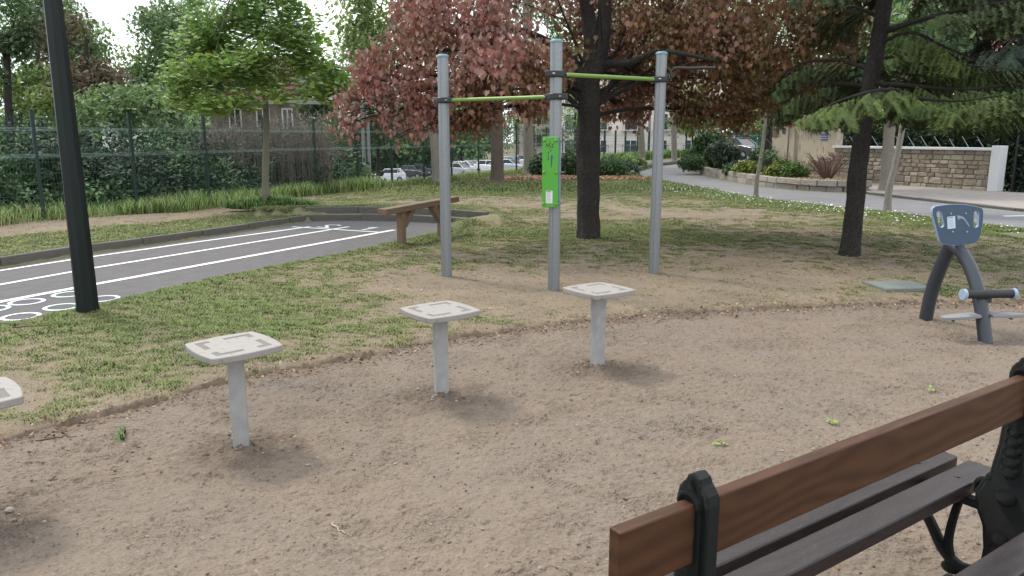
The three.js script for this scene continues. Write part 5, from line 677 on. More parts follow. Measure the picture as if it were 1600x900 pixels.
// planter of the road island
const PL = [[13.0, -40], [10.6, -38.4], [9.0, -36.4], [8.25, -34.4], [8.0, -32], [7.95, -28], [8.0, -25.5], [8.3, -23.7], [8.9, -22.5], [9.6, -21.9], [10.25, -21.9]];
{
  const p = group('stone_planter', 'low curved planter wall of two courses of grey stone blocks', 'planter', [0, 0, 0]); const ms = [[0.26, 0.23, 0.20], [0.30, 0.265, 0.235], [0.22, 0.195, 0.17], [0.33, 0.29, 0.255]].map(stTex);
  blocks(p, 'stone_block', PL, 0.46, 0.19, 0.20, -0.01, ms, 12, 0.02); blocks(p, 'stone_block', PL.map(([x, z], i) => [x + (i ? 0.004 : 0), z + 0.15]), 0.50, 0.17, 0.19, 0.185, ms, 13, 0.02);
  struct('planter_mulch', sheet([...PL, [11.6, -25.6], [9.8, -29.2], [12, -38]], 0.27), std([0.30, 0.22, 0.13], 0.97, { bumpMap: withRep(asphBump, 1.2), bumpScale: 0.03 }), 'tan wood-chip mulch inside the planter', 'mulch');
  const chip = new THREE.BoxGeometry(0.05, 0.012, 0.022), R = rng(14), n = 1500, m = new THREE.InstancedMesh(chip, std(0xffffff, 0.95), n); for (let i = 0; i < n; i++) { const z = -22.3 - 9 * R(), x = 8.2 + 2.2 * R(); _d.position.set(x, 0.28 + 0.012 * R(), z); _d.rotation.set(R() - 0.5, R() * 6, R() - 0.5); _d.scale.setScalar(0.7 + R()); _d.updateMatrix(); m.setMatrixAt(i, _d.matrix); const b = 0.7 + 0.6 * R(); m.setColorAt(i, _c.setRGB(0.36 * b, 0.26 * b, 0.15 * b)); } stuff(m, 'mulch_chips', 'loose tan wood chips spread in the planter', 'wood chips');
  const S = (name, label, px, py, d, w, h, leaf, cols, n, seed, o = {}) => { const q = at(px, py, d); const rx = w * d / FOC / 2, ry = h * d / FOC / 2; return shrub(name, label, 'shrub', V(q.x, o.y ?? 0.25, q.z), (o.lobes ?? [[0, 1, 0, 1, 1, 1], [0.4, 0.7, 0.2, 0.7, 0.7, 0.7], [-0.45, 0.8, 0, 0.65, 0.75, 0.7]]).map(([a, b, c, e, f, g]) => [a * rx, b * ry, c * rx, e * rx, f * ry, g * rx]), leaf, cols, n, seed, o); };
  const YG = [[0.20, 0.24, 0.03], [0.27, 0.30, 0.04], [0.14, 0.19, 0.03]], MG = [[0.05, 0.11, 0.025], [0.075, 0.145, 0.03], [0.035, 0.08, 0.02]], GG = [[0.055, 0.085, 0.05], [0.09, 0.125, 0.08], [0.04, 0.065, 0.035]];
  S('tall_shrub', 'tall rounded green shrub at the back of the planter', 1112, 255, 33, 56, 60, G_LONG, MG, 420, 21, { s0: 1.2 });
  S('grey_shrub', 'grey-green shrub with dark bare stems in the planter', 1127, 262, 29.5, 46, 48, G_LONG, GG, 280, 22, { lobes: [[0, 1.3, 0, 1, 0.7, 0.8], [0.5, 1.1, 0.2, 0.6, 0.6, 0.6]], stems: 12 });
  S('low_shrub', 'low dark rounded shrub at the planter bend', 1082, 262, 32, 38, 22, G_SHRUB, MG, 260, 23);
  S('yellow_shrub', 'yellow-green dome shrub beside the grey-green shrub', 1165, 275, 27, 30, 22, G_SHRUB, YG, 240, 24); S('yellow_shrub', 'yellow-green dome shrub in front of the cream wall', 1210, 279, 25.5, 26, 20, G_SHRUB, YG, 220, 25);
  S('green_shrub', 'small mid green shrub beside the yellow dome', 1142, 273, 28, 20, 16, G_SHRUB, MG, 120, 26); S('green_shrub', 'fresh green shrub between the yellow domes and bare shrub', 1240, 280, 25, 34, 24, G_SHRUB, [[0.10, 0.19, 0.03], [0.14, 0.24, 0.04]], 220, 27); S('green_shrub', 'loose green shrub against the cream wall foot', 1215, 262, 28.5, 40, 26, G_SHRUB, [[0.09, 0.16, 0.03], [0.13, 0.2, 0.04]], 200, 28); S('dark_shrub', 'dark conifer-like shrub behind the sapling', 1190, 266, 29, 40, 44, G_LONG, GD, 130, 29);
  { const q = at(1292, 281, 24.2), o = group('bare_shrub', 'leafless reddish-brown shrub with fanned stems in the planter', 'shrub', [q.x, 0.25, q.z]), Rb = rng(61), gs = []; for (let i = 0; i < 34; i++) { const a = Rb() * 6.28, l = 0.35 + 0.4 * Rb(), h = 0.5 + 0.35 * Rb(); gs.push(tube(curve([V(0.06 * Math.cos(a), -0.03, 0.06 * Math.sin(a)), V(l * 0.45 * Math.cos(a), h * 0.45, l * 0.45 * Math.sin(a)), V(l * 0.85 * Math.cos(a), h * 0.9, l * 0.85 * Math.sin(a)), V(l * Math.cos(a + 0.3), h, l * Math.sin(a + 0.3))], 6), lerpR(0.026, 0.008, 6), 5)); } part('stems', merge(gs), std([0.13, 0.075, 0.06], 0.9), o); }
  // bushes by the lawn's far end
  S('verge_bush', 'round green bush at the lawn end by the road', 955, 283, 29.5, 40, 30, G_SHRUB, MG, 330, 71, { y: 0.02 }); S('verge_bush', 'dark clipped bush beside the pale plane trunk', 848, 280, 30.5, 36, 34, G_LONG, GD, 300, 72, { y: 0.02 }); S('verge_bush', 'dark bush partly hidden by the maple trunk', 893, 283, 30, 40, 38, G_LONG, GD, 330, 73, { y: 0.02 }); S('verge_bush', 'greyish ground bush at the road bend edge', 975, 270, 33, 46, 18, G_SHRUB, GG, 220, 74, { y: 0.02 }); S('verge_bush', 'low greyish bush behind the round green bush', 945, 262, 34, 46, 22, G_SHRUB, GG, 220, 75, { y: 0.02 });
  S('spiky_plant', 'light green spiky plant on the verge by the fence', 985, 262, 38, 44, 22, G_LONG, GL, 200, 76, { y: 0.0 });
}
// ---------------------------------------------------------------- buildings far behind
function house(name, label, o) {
  const g = group(name, label, 'building', [o.x, o.y, o.z], o.turn ?? 0), { w, h, d } = o; part('wall', box(w, h, d, 0, h / 2, 0), o.wall, g);
  if (o.roof) { const sh = new THREE.Shape([[-d / 2 - 0.3, 0], [d / 2 + 0.3, 0], [0, o.rise]].map((p) => new THREE.Vector2(...p))), rg = new THREE.ExtrudeGeometry(sh, { depth: w + 0.4, bevelEnabled: false }); rg.rotateY(Math.PI / 2).translate(-w / 2 - 0.2, h, 0); const r = part('roof', rg, o.roof, g); const rows = []; for (let k = 0; k < 9; k++) { const t = k / 9; for (const s of [1]) rows.push(bar(V(-w / 2 - 0.2, h + o.rise * t + 0.06, s * (d / 2 + 0.3) * (1 - t)), V(w / 2 + 0.2, h + o.rise * t + 0.06, s * (d / 2 + 0.3) * (1 - t)), 0.10, 0.10)); } part('tile_courses', merge(rows), o.roof, r); }
  for (const [x, y, ww, hh, bal] of o.windows ?? []) { const win = part('window', box(ww, hh, 0.06, x, y, d / 2 + 0.01), std([0.05, 0.06, 0.07], 0.12), g); part('window_frame', merge([box(0.09, hh + 0.1, 0.1, x - ww / 2, y, d / 2 + 0.04), box(0.09, hh + 0.1, 0.1, x + ww / 2, y, d / 2 + 0.04), box(ww, 0.09, 0.1, x, y + hh / 2, d / 2 + 0.04), box(ww, 0.09, 0.1, x, y - hh / 2, d / 2 + 0.04), box(0.07, hh, 0.1, x, y, d / 2 + 0.04)]), std([0.7, 0.7, 0.7], 0.7), win); if (bal) { part('balcony_rail', merge([...Array.from({ length: 9 }, (_, k) => box(0.04, 0.9, 0.04, x - ww / 2 - 0.2 + k * (ww + 0.4) / 8, y - hh / 2 + 0.42, d / 2 + 0.5)), box(ww + 0.5, 0.06, 0.06, x, y - hh / 2 + 0.87, d / 2 + 0.5)]), std([0.05, 0.05, 0.06], 0.6), win); part('balcony_slab', box(ww + 0.6, 0.12, 0.62, x, y - hh / 2 - 0.08, d / 2 + 0.3), std([0.5, 0.48, 0.45], 0.9), win); } }
  return g;
}
{
  const rt = std([0.19, 0.095, 0.075], 0.95), stone = std(0xffffff, 0.95, { map: withRep(tex(256, 256, (u, v) => { const a = tile(u, v, 20, 2), b = tile(u, v, 60, 5); const t = 1 + 0.3 * a + 0.2 * b; return sc([0.22 * t, 0.19 * t, 0.165 * t]); }), 0.3) });
  const q = at(412, 200, 52); house('stone_house', 'grey stone house with a red tiled roof behind the young maple', { x: q.x, y: -2.2, z: q.z, w: 5.4, h: 6.0, d: 6, turn: 0.15, wall: stone, roof: rt, rise: 3.0, windows: [[0.5, 4.9, 0.75, 1.2], [-1.2, 4.9, 0.7, 1.2], [2.0, 4.9, 0.6, 1.2]] });
  const cream = std(0xffffff, 0.9, { map: withRep(tex(256, 256, (u, v) => { const a = tile(u, v, 4, 2), b = tile(u, v, 60, 5); const t = 1 + 0.06 * a + 0.05 * b; return sc([0.68 * t, 0.62 * t, 0.56 * t]); }), 0.1) });
  const ws = []; for (let k = 0; k < 5; k++) for (let f = 0; f < 4; f++) ws.push([-7.6 + k * 3.6, 1.9 + f * 2.9, 1.5, f % 2 ? 1.9 : 1.5, f < 3]);
  const a = at(1000, 230, 92); const ap = house('apartment_block', 'cream apartment block with balconies beyond the road fence', { x: a.x, y: -1.5, z: a.z - 6, w: 20, h: 13, d: 10, turn: -0.12, wall: cream, windows: ws }); part('pilaster', box(1.2, 12.5, 0.2, -5.8, 6.3, 5.12), std([0.50, 0.50, 0.14], 0.9), ap);
  const a2 = at(905, 225, 98); house('terrace_block', 'pale building end seen between maple trunk and fence', { x: a2.x - 2, y: -1.5, z: a2.z - 10, w: 12, h: 9, d: 8, turn: 0.1, wall: cream, windows: [[-3, 5.5, 1.4, 1.6], [0, 5.5, 1.4, 1.6], [3, 5.5, 1.4, 1.6], [-3, 2.5, 1.4, 1.6], [0, 2.5, 1.4, 1.6], [3, 2.5, 1.4, 1.6]] });
  const c = at(722, 215, 118); house('white_shed', 'low white shed wall above the parked cars', { x: c.x, y: -2, z: c.z, w: 6.5, h: 5.0, d: 4, wall: std([0.62, 0.62, 0.62], 0.9), windows: [[1.2, 3.6, 1.2, 0.8], [-1.4, 3.6, 1.2, 0.8]] });
  const e = at(600, 160, 120); house('white_house', 'tall white house showing through the copper leaves', { x: e.x, y: -3, z: e.z, w: 8, h: 13, d: 6, wall: std([0.66, 0.68, 0.70], 0.9), windows: [[-2, 9.5, 1.2, 1.6], [1.5, 9.5, 1.2, 1.6], [-2, 6, 1.2, 1.6], [1.5, 6, 1.2, 1.6]] });
  const f = at(190, 132, 90); house('small_house', 'pale house gable glimpsed between two green crowns', { x: f.x, y: -2, z: f.z, w: 3.6, h: 9.2, d: 4, wall: std([0.55, 0.53, 0.50], 0.9), windows: [[0, 8, 0.8, 0.9]] });
  const hd = at(1165, 225, 84); const ho = group('green_hoarding', 'flat dark green hoarding boards at the end of the road', 'hoarding', [hd.x, 0, hd.z], -0.5); for (let k = 0; k < 8; k++) part('board', box(1.2, 2.0, 0.05, -4.4 + k * 1.25, 1.0, 0), std([0.03, 0.11, 0.10], 0.6), ho);
  // gantry above the thicket
  const gp = at(573, 270, 36); const gt = group('steel_gantry', 'grey steel gantry beam on a post above the thicket', 'gantry', [gp.x, -1.8, gp.z]); const mg = std([0.22, 0.22, 0.225], 0.6, { metalness: 0.3 }); const top = at(573, 163, 36).y + 1.8;
  part('post', merge([box(0.12, top, 0.28, -0.1, top / 2, 0), box(0.12, top - 0.3, 0.16, 0.14, top / 2 - 0.15, 0)]), mg, gt); part('beam', box(5.9, 0.20, 0.24, -2.8, top + 0.10, 0), mg, gt); part('plate', box(0.36, 0.14, 0.05, 0.06, top * 0.42, 0.2), mg, gt);
  const lp = at(1013, 245, 62), lo = group('street_light', 'slim grey street light standing behind the road fence', 'street light', [lp.x, -0.3, lp.z]); part('column', cyl(0.07, 0.12, 9, 10, 0, 4.5, 0), mg, lo); part('arm', tube([V(0, 8.9, 0), V(0.6, 9.2, 0.2), V(1.4, 9.3, 0.5)], [0.05, 0.045, 0.04], 8), mg, lo); part('lamp_head', rbox(0.6, 0.1, 0.2, 0.04, 1.6, 9.28, 0.55), mg, lo);
}
// ---------------------------------------------------------------- parked cars
const carSide = (k) => { const s = new THREE.Shape(); const P = k === 'hatch' ? [[-1.78, 0.32], [-1.82, 0.55], [-1.74, 0.80], [-1.0, 0.93], [1.70, 0.98], [1.80, 0.75], [1.78, 0.34]] : [[-2.08, 0.32], [-2.14, 0.52], [-2.05, 0.74], [-1.1, 0.92], [1.95, 0.98], [2.08, 0.72], [2.05, 0.34]]; s.moveTo(...P[0]); for (const p of P.slice(1)) s.lineTo(...p); for (const x of k === 'hatch' ? [1.15, -1.15] : [1.32, -1.32]) { s.lineTo(x + 0.34, 0.34); s.absarc(x, 0.32, 0.34, 0, Math.PI, false); } return s; };
function makeCar(label, col, kind, pos, turn, grp) {
  const g = group('parked_car', label, 'car', pos, turn, grp), paintM = new THREE.MeshPhysicalMaterial({ color: lin(...col), roughness: 0.35, clearcoat: 0.8, clearcoatRoughness: 0.1 }), glass = std([0.012, 0.015, 0.018], 0.06), k = kind === 'hatch';
  const bd = new THREE.ExtrudeGeometry(carSide(kind), { depth: 1.5, bevelEnabled: true, bevelSize: 0.06, bevelThickness: 0.09, bevelSegments: 4, curveSegments: 10 }); bd.translate(0, 0, -0.75); part('body', bd, paintM, g);
  const f0 = k ? -1.15 : -1.2, f1 = k ? -0.45 : -0.4, r1 = k ? 1.25 : 0.9, r0 = k ? 1.68 : 1.75, hb = 0.93, ht = k ? 1.44 : 1.42, wb = 0.78, wt = 0.60;
  const C = [[f0, hb, -wb], [f0, hb, wb], [f1, ht, -wt], [f1, ht, wt], [r1, ht, -wt], [r1, ht, wt], [r0, hb, -wb], [r0, hb, wb]].map((p) => V(...p)), Q = [[0, 1, 3, 2], [4, 5, 7, 6], [1, 7, 5, 3], [6, 0, 2, 4], [2, 3, 5, 4]], P = []; for (const [a, b, c, d] of Q) for (const i of [a, b, c, a, c, d]) P.push(C[i].x, C[i].y, C[i].z); const cg = new THREE.BufferGeometry(); cg.setAttribute('position', new THREE.Float32BufferAttribute(P, 3)); cg.computeVertexNormals();
  part('windows', cg, glass, g); part('roof', rbox(r1 - f1 + 0.12, 0.06, wt * 2 + 0.06, 0.03, (r1 + f1) / 2, ht + 0.005, 0), paintM, g);
  for (const s of [0, 1]) for (const [a, b] of [[0, 2], [6, 4]]) part('pillar', bar(C[a + s], C[b + s], 0.09, 0.07), paintM, g); for (const s of [-1, 1]) part('pillar', bar(V(0.25, hb, s * (wb + 0.005)), V(0.25, ht, s * (wt + 0.005)), 0.05, 0.09), paintM, g);
  if (k) for (const s of [-1, 1]) part('pillar', bar(V(1.28, hb, s * (wb + 0.004)), V(1.12, ht, s * (wt + 0.004)), 0.05, 0.34), paintM, g);
  const tg = new THREE.TorusGeometry(0.235, 0.075, 10, 24), rg = new THREE.CylinderGeometry(0.19, 0.19, 0.12, 14).rotateX(Math.PI / 2), x = k ? 1.15 : 1.32; for (const [wx, wz] of [[-x, 0.76], [x, 0.76], [-x, -0.76], [x, -0.76]]) { const w = part('wheel', tg, std([0.012, 0.012, 0.012], 0.85), g); w.position.set(wx, 0.31, wz); part('rim', rg, std([0.4, 0.4, 0.42], 0.35, { metalness: 0.7 }), w); }
  const fx = k ? -1.80 : -2.10; for (const s of [-1, 1]) { part('headlight', rbox(0.22, 0.13, 0.30, 0.04, fx + 0.06, 0.66, s * 0.58), std([0.6, 0.62, 0.65], 0.15), g); part('tail_light', rbox(0.12, 0.26, 0.14, 0.03, -fx - 0.05, 0.80, s * 0.70), std([0.35, 0.02, 0.02], 0.3), g); }
  part('bumper', rbox(0.16, 0.16, 1.5, 0.05, fx + 0.02, 0.38, 0), std([0.03, 0.03, 0.03], 0.6), g); return g;
}
{
  const silver = [0.42, 0.44, 0.46], white = [0.72, 0.73, 0.74], dark = [0.02, 0.022, 0.026], grp = 'cars in the car park';
  const row = [[608, 86, 'white small hatchback with blue side lettering at the end of the car park', white, 'hatch', 0.12], [646, 90, 'black hatchback parked beside the white lettered hatchback', dark, 'hatch', 2.62], [662, 95, 'dark saloon parked between black hatchback and plane trunk', dark, 'saloon', 2.6], [716, 84, 'silver hatchback parked first beyond the plane trunk', silver, 'hatch', 2.65], [729, 87, 'white hatchback tucked behind the first silver hatchback', white, 'hatch', 2.65], [741, 90, 'silver saloon third in the tight row', silver, 'saloon', 2.65], [768, 83, 'large white car with clear windscreen beside the brown trunk', white, 'hatch', 2.55], [795, 82, 'pale blue-grey car half hidden by the brown trunk', [0.40, 0.46, 0.54], 'saloon', 2.6], [800, 88, 'blue-grey hatchback showing above the pale car', [0.30, 0.36, 0.44], 'hatch', 2.6], [816, 92, 'beige car beside the mottled plane trunk', [0.45, 0.42, 0.38], 'hatch', 1.7], [842, 84, 'white saloon behind the dark clipped bush', white, 'saloon', 2.6], [858, 92, 'blue-grey car partly behind the green panel', [0.30, 0.35, 0.42], 'hatch', 2.6], [885, 88, 'silver car between green panel and maple trunk', silver, 'saloon', 2.6]];
  row.forEach(([px, d, label, col, kind, turn], i) => { const q = at(px, 260, d), c = makeCar(label, col, kind, [q.x, parkY(q.x) + 0.005, q.z], turn, grp); if (!i) for (const s of [-1, 1]) { const dec = canvasTex(128, 64, (k) => { k.fillStyle = '#e6e8ea'; k.fillRect(0, 0, 128, 64); k.fillStyle = '#2a4c9a'; k.fillRect(12, 8, 44, 40); k.fillRect(66, 14, 50, 8); k.fillRect(66, 32, 36, 8); }); part('side_decal', new THREE.PlaneGeometry(0.62, 0.34).rotateX(-0.34).translate(1.24, 1.18, 0.725), std(0xffffff, 0.4, { map: dec }), c); } });
  const q = G(1150, 249, 0.02); makeCar('dark car on the road behind the grey-green shrub', [0.05, 0.05, 0.055], 'hatch', [q[0], 0.025, q[1]], 2.2);
}
// ---------------------------------------------------------------- grass, litter, pebbles
function tuft(seed, n, h, w, spread, lean = 0.6) { const R = rng(seed), P = [], N = [], C = []; for (let k = 0; k < n; k++) { const a = R() * 6.283, r = spread * Math.sqrt(R()), x = r * Math.cos(a), z = r * Math.sin(a), hh = h * (0.55 + 0.7 * R()), b = R() * 6.283, l = hh * lean * (0.3 + R()), wx = Math.cos(b + 1.57) * w / 2, wz = Math.sin(b + 1.57) * w / 2, mx = x + Math.cos(b) * l * 0.35, mz = z + Math.sin(b) * l * 0.35, tx = x + Math.cos(b) * l, tz = z + Math.sin(b) * l, s = 0.75 + 0.5 * R(); const q = [[x - wx, 0, z - wz], [x + wx, 0, z + wz], [mx + wx * 0.8, hh * 0.62, mz + wz * 0.8], [mx - wx * 0.8, hh * 0.62, mz - wz * 0.8], [tx, hh, tz]]; for (const i of [0, 1, 2, 0, 2, 3, 3, 2, 4]) { P.push(...q[i]); N.push(-wz * 22 / w * 0.004, 1, wx * 22 / w * 0.004); C.push(s, s, s); } } const g = new THREE.BufferGeometry(); g.setAttribute('position', new THREE.Float32BufferAttribute(P, 3)); g.setAttribute('normal', new THREE.Float32BufferAttribute(N, 3)); g.normalizeNormals(); g.setAttribute('color', new THREE.Float32BufferAttribute(C, 3)); return g; }
function scatter(name, label, category, geo, mat, places, colour, R) { const m = new THREE.InstancedMesh(geo, mat, places.length); places.forEach((p, i) => { _d.position.set(p[0], p[1], p[2]); _d.rotation.set(p[4] ?? 0, R() * 6.283, p[5] ?? 0); const s = p[3]; typeof s === 'number' ? _d.scale.setScalar(s) : _d.scale.set(...s); _d.updateMatrix(); m.setMatrixAt(i, _d.matrix); const c = colour(p, R); m.setColorAt(i, _c.setRGB(...c)); }); return stuff(m, name, label, category); }
{
  const R = rng(91), near = [], mid = [], far = [], strip = [];
  const off = (x, z) => asphSD(x, z) < 0.02 || roadSD(x, z) < 0.02 || paveSD(x, z) < 0.05 || (Math.abs(kerbD(x, z) - 0.06) < 0.07 && z > -14.4) || (Math.abs(x - 4.1) < 0.3 && Math.abs(z + 7.86) < 0.22) || planterSD(x, z) < 0.7;
  const stepOff = (x, z) => { const s = stepD(x, z); return x > -4.3 && x < -0.2 && s > -0.1 && s < 0.48; };
  for (let i = 0; i < 700000 && near.length < 140000; i++) { const x = -8.5 + 16.5 * R(), e = Math.min(zEdge(x), -2.5), z = e - 0.02 - (x < -5 ? 8.2 : 6.4) * Math.pow(R(), 1.15); if (off(x, z) || z > -2.5) continue; const g = green(x, z); if (R() > 0.05 + 0.95 * Math.pow(g, 1.5)) continue; near.push([x, lawnY(x, z) - 0.004, z, 0.55 + 0.55 * g + 0.35 * R(), g]); }
  for (let i = 0; i < 400000 && mid.length < 90000; i++) { const z = -10.5 - 13 * Math.pow(R(), 1.2), x = -11 + 21 * R(); if (Math.abs(x) > -z * 0.78 + 1 || off(x, z) || stepOff(x, z) || fenceD(x, z) > 0 || z > zEdge(x) - 5.6) continue; const g = green(x, z); if (R() > 0.03 + 1.2 * Math.pow(g, 1.7)) continue; mid.push([x, lawnY(x, z) - 0.005, z, 0.6 + 0.6 * g + 0.4 * R(), g]); }
  for (let i = 0; i < 200000 && far.length < 26000; i++) { const z = -22 - 24 * R(), x = -6 + 18 * R(); if (Math.abs(x) > -z * 0.72 || off(x, z) || fenceD(x, z) > 0) continue; const g = green(x, z); if (R() > 0.1 + 1.2 * g) continue; far.push([x, (z > -41 ? lawnY(x, z) : farY(x, z)) - 0.01, z, 0.7 + 0.6 * g + 0.4 * R(), g]); }
  const gc = (p, r) => { const g = p[4], k = 0.75 + 0.5 * r(), dry = clamp(1.05 - 1.25 * g + 0.5 * (r() - 0.5)); return [mix(0.122, 0.205, dry) * k, mix(0.158, 0.18, dry) * k, mix(0.042, 0.094, dry) * k]; };
  const fix = (a) => a.map((p) => [p[0], p[1], p[2], p[3], (R() - 0.5) * 0.4, (R() - 0.5) * 0.4, p[4]]);
  const put = (name, label, geo, a) => scatter(name, label, 'grass', geo, mGrass, fix(a), (p, r) => gc([0, 0, 0, 0, p[6]], r), R);
  put('lawn_grass', 'short worn grass blades of the lawn by the sand', tuft(1, 10, 0.019, 0.0034, 0.034, 1.5), near);
  put('lawn_grass', 'short grass blades of the lawn around the tree trunks', tuft(2, 14, 0.024, 0.004, 0.075, 1.2), mid);
  put('lawn_grass', 'grass of the far verge along road and fence', tuft(3, 14, 0.045, 0.008, 0.16, 1.0), far);
  // tall grass at the fence foot
  let acc = 0; for (let i = 0; i < FENCE.length - 1; i++) { const [ax, az] = FENCE[i], [bx, bz] = FENCE[i + 1], l = Math.hypot(bx - ax, bz - az); const n = Math.round(l * 190); for (let k = 0; k < n; k++) { const t = R(), w = (R() - 0.45) * 1.1, nx = -(bz - az) / l, nz = (bx - ax) / l, x = mix(ax, bx, t) - nx * w * -1, z = mix(az, bz, t) - nz * w * -1; const x2 = mix(ax, bx, t) - (-(bz - az) / l) * -1 * -w, z2 = z; const gap = 0.6 + 0.5 * n2(x * 0.8, z * 0.8); if (R() > gap || asphSD(x, z) < 0.3) continue; strip.push([x, (fenceD(x, z) > 0.6 ? farY(x, z) : 0.08) - 0.03, z, 0.55 + 0.6 * R() + 0.25 * n2(x * 0.5, 9)]); } }
  scatter('tall_grass', 'tall fresh green grass growing along the fence foot', 'grass', tuft(4, 16, 0.34, 0.008, 0.17, 0.8), mGrass, strip.map((p) => [p[0], p[1], p[2], p[3] * (p[2] < -24 ? 0.5 : 0.9), 0, 0]), (p, r) => { const k = 0.75 + 0.5 * r(), d = r() < 0.12 ? 1 : 0; return [mix(0.135, 0.25, d) * k, mix(0.22, 0.23, d) * k, mix(0.05, 0.12, d) * k]; }, R);
  // grass ring round the young maple and green clumps on the strip
  const ring = []; const p = G(417, 325, 0.1); for (let i = 0; i < 1300; i++) { const a = R() * 6.28, r = 0.9 * Math.sqrt(R()); ring.push([p[0] + 0.1 + r * 1.1 * Math.cos(a), 0.11, p[1] + r * 0.6 * Math.sin(a), (1.1 - 0.6 * r) * (0.7 + 0.5 * R())]); }
  scatter('tree_grass', 'green grass clump round the foot of the young maple', 'grass', tuft(5, 10, 0.22, 0.011, 0.08, 0.6), mGrass, ring, (q, r) => { const k = 0.75 + 0.5 * r(); return [0.08 * k, 0.155 * k, 0.035 * k]; }, R);
  const fp = []; for (let i = 0; i < 2600; i++) { const s = R(), k = Math.min(FENCE2.length - 2, s * 12 | 0), t = R(), x = mix(FENCE2[k][0], FENCE2[k + 1][0], t) + 1.6 * (R() - 0.3), z = mix(FENCE2[k][1], FENCE2[k + 1][1], t) + 1.2 * (R() - 0.2); if (roadSD(x, z) < 0.1) continue; fp.push([x, -0.05, z, 0.8 + 0.9 * R()]); } scatter('verge_plants', 'fresh green plants along the foot of the road fence', 'plants', tuft(6, 12, 0.34, 0.025, 0.22, 0.7), mGrass, fp, (q, r) => { const k = 0.75 + 0.5 * r(); return [0.10 * k, 0.18 * k, 0.04 * k]; }, R);
  // daisies by the road
  const ds = []; for (let i = 0; i < 6000 && ds.length < 520; i++) { const x = 2 + 8 * R(), z = -12 - 12 * R(), r = roadSD(x, z); if (r < 0.1 || r > 1.8 || R() > 1.2 - 0.5 * r || off(x, z)) continue; ds.push([x, lawnY(x, z) + 0.06 + 0.03 * R(), z, 0.8 + 0.5 * R()]); }
  const dz = new THREE.CircleGeometry(0.014, 8).rotateX(-Math.PI / 2 + 0.3); scatter('daisies', 'tiny white daisies dotted through the roadside grass', 'flowers', dz, std(0xffffff, 0.8, { side: THREE.DoubleSide }), ds, () => [0.75, 0.75, 0.72], R);
  // wood chips under the bushes at the lawn end
  const wc = []; for (let i = 0; i < 2400; i++) { const a = R() * 6.28, r = Math.sqrt(R()), c = [[1.2, -28.4, 2.0, 1.0], [4.0, -28.2, 1.2, 0.9], [2.6, -28.8, 2.0, 0.9]][i % 3]; wc.push([c[0] + c[2] * r * Math.cos(a), 0.07 + 0.03 * R(), c[1] + c[3] * r * Math.sin(a), 0.8 + 1.2 * R(), (R() - 0.5), (R() - 0.5)]); } scatter('bark_mulch', 'brown bark mulch under the bushes at the lawn end', 'mulch', new THREE.BoxGeometry(0.09, 0.02, 0.04), std(0xffffff, 0.95), wc, (q, r) => { const k = 0.6 + 0.7 * r(); return [0.24 * k, 0.135 * k, 0.08 * k]; }, R);
  // pebbles and clods on the sand
  const peb = new THREE.IcosahedronGeometry(1, 1); { const p = peb.attributes.position; for (let i = 0; i < p.count; i++) { const k = 1 + 0.28 * n3(p.getX(i) * 1.7, p.getY(i) * 1.7, p.getZ(i) * 1.7); p.setXYZ(i, p.getX(i) * k, p.getY(i) * k * 0.62, p.getZ(i) * k); } peb.computeVertexNormals(); }
  const pb = []; for (let i = 0; i < 22000; i++) { const x = -3.4 + 9 * R(), z = zEdge(x) + 0.03 + 5.6 * Math.pow(R(), 1.3); if (z > 0) continue; const dens = 0.35 + 0.6 * n2(x * 0.9, z * 0.9); if (R() > dens) continue; const s = 0.0016 + 0.008 * Math.pow(R(), 8); pb.push([x, sandH(x, z) + s * 0.2, z, s]); }
  for (const [sx, sz] of SEATS) for (let k = 0; k < 70; k++) { const a = R() * 6.28, r = 0.05 + 0.26 * Math.pow(R(), 1.4), s = 0.003 + 0.014 * Math.pow(R(), 3.5), x = sx + r * Math.cos(a), z = sz + r * Math.sin(a) * 0.8; pb.push([x, sandH(x, z) + s * 0.2, z, s]); }
  scatter('pebbles', 'small pebbles and soil crumbs scattered on the sand', 'pebbles', peb, std(0xffffff, 0.95), pb, (p, r) => { const t = r(); return t < 0.58 ? [0.10 + 0.2 * t, 0.078 + 0.15 * t, 0.058 + 0.11 * t] : t < 0.80 ? [0.19, 0.155, 0.125] : [0.27, 0.25, 0.225]; }, R);
  const sh = []; for (let i = 0; i < 9000; i++) { const x = -3.4 + 9 * R(), z = zEdge(x) + 5.6 * Math.pow(R(), 1.2); if (z > 0 || R() > 0.45 + 0.8 * n2(x * 1.3 + 7, z * 1.3)) continue; const s = 0.5 + 1.3 * Math.pow(R(), 4); sh.push([x, sandH(x, z) + 0.002, z, [s, s, s], 0.5 * (R() - 0.5), 0.5 * (R() - 0.5)]); } scatter('soil_bits', 'tiny dark soil and bark bits strewn over the sand', 'debris', new THREE.OctahedronGeometry(0.006, 0).scale(1.5, 0.4, 0.7), std(0xffffff, 0.95), sh, (p, r) => { const k = 0.6 + 0.8 * r(); return [0.065 * k, 0.048 * k, 0.036 * k]; }, R);
  // dead leaves along the border and here and there
  const lf = cluster('ovate', 1, 0, 0.028, 5, { level: true }); lf.deleteAttribute('color');
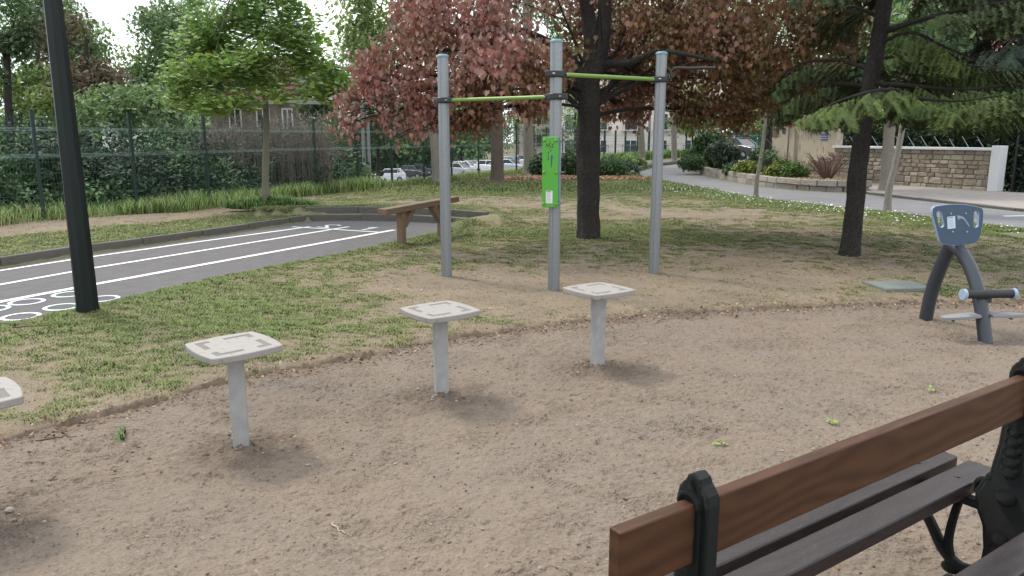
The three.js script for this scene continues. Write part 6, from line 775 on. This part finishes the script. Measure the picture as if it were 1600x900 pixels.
  const dl = []; for (let i = 0; i < 2600; i++) { const x = -3.3 + 9.6 * R(), e = zEdge(x), z = e + 0.30 * Math.pow(R(), 1.6) - 0.03; dl.push([x, sandH(x, z) + 0.006 + (z < e ? 0.04 : 0), z, 0.5 + 0.7 * R(), R() - 0.5, R() - 0.5]); } for (let i = 0; i < 700; i++) { const x = -3.3 + 9 * R(), z = zEdge(x) + 5 * R(); if (z > 0) continue; dl.push([x, sandH(x, z) + 0.005, z, 0.35 + 0.5 * R(), 0.4 * (R() - 0.5), 0.4 * (R() - 0.5)]); } for (let i = 0; i < 1500; i++) { const x = -2.5 + 9 * R(), z = zEdge(x) - 6 * R(); if (off(x, z)) continue; dl.push([x, lawnY(x, z) + 0.012, z, 0.5 + 0.9 * R(), 0.5 * (R() - 0.5), 0.5 * (R() - 0.5)]); }
  scatter('dead_leaves', 'small brown dead leaves and bark bits along the sand border', 'leaf litter', lf, std(0xffffff, 0.9, { side: THREE.DoubleSide }), dl, (p, r) => { const k = 0.6 + 0.8 * r(); return r() < 0.75 ? [0.16 * k, 0.095 * k, 0.055 * k] : [0.30 * k, 0.22 * k, 0.14 * k]; }, R);
  // a few green leaf sprigs on the sand
  const gl = []; for (const [px, py, n] of [[1298, 663, 16], [1124, 697, 7], [1453, 615, 6]]) { const q = G(px, py); for (let k = 0; k < n; k++) gl.push([q[0] + 0.05 * (R() - 0.5), sandH(q[0], q[1]) + 0.012, q[1] + 0.05 * (R() - 0.5), 0.6 + 0.5 * R(), 0.7 * (R() - 0.5), 0.7 * (R() - 0.5)]); } scatter('green_sprigs', 'fallen fresh green leaf bits lying on the sand', 'leaves', lf, std(0xffffff, 0.8, { side: THREE.DoubleSide }), gl, (p, r) => [0.20, 0.28, 0.06], R);
  // weed sprig on the sand, and twigs
  const ws = []; for (let k = 0; k < 26; k++) { const q = G(190 + 8 * (R() - 0.5), 680 + 24 * (R() - 0.5)); ws.push([q[0], 0.0, q[1], 0.7 + 0.5 * R()]); } scatter('weed_sprig', 'small green weed growing alone in the sand', 'weed', tuft(8, 5, 0.035, 0.005, 0.03, 1), mGrass, ws, () => [0.09, 0.135, 0.04], R);
  const twigs = [[[55, 690], [120, 682], 0.004, 'thin dark twig lying by the sand border'], [[518, 818], [540, 838], 0.005, 'short pale forked twig lying on the open sand'], [[20, 520], [80, 516], 0.006, 'dark fallen twig lying in grass by the rings'], [[480, 480], [518, 478], 0.005, 'pale dry stalk lying across the lawn']];
  for (const [a, b, r, label] of twigs) { const p0 = G(...a), p1 = G(...b), lift = (x, z) => (z > zEdge(x) ? sandH(x, z) : lawnY(x, z) + 0.015) + r * 0.8, pts = []; for (let k = 0; k <= 8; k++) { const t = k / 8, x = mix(p0[0], p1[0], t) + 0.012 * n2(k * 0.6, p0[0]), z = mix(p0[1], p1[1], t) + 0.012 * n2(k * 0.6 + 9, p0[1]); pts.push(V(x, lift(x, z), z)); } const m = new THREE.Mesh(tube(pts, lerpR(r, r * 0.5, 8), 6, 0.1), std(label.includes('pale') ? [0.32, 0.26, 0.19] : [0.07, 0.05, 0.04], 0.95)); m.name = numbered('twig'); m.userData = { label, category: 'twig' }; scene.add(m); }
}
scene.traverse((o) => { if (o.isMesh) { o.castShadow = true; o.receiveShadow = true; } });
renderer.render(scene, camera);
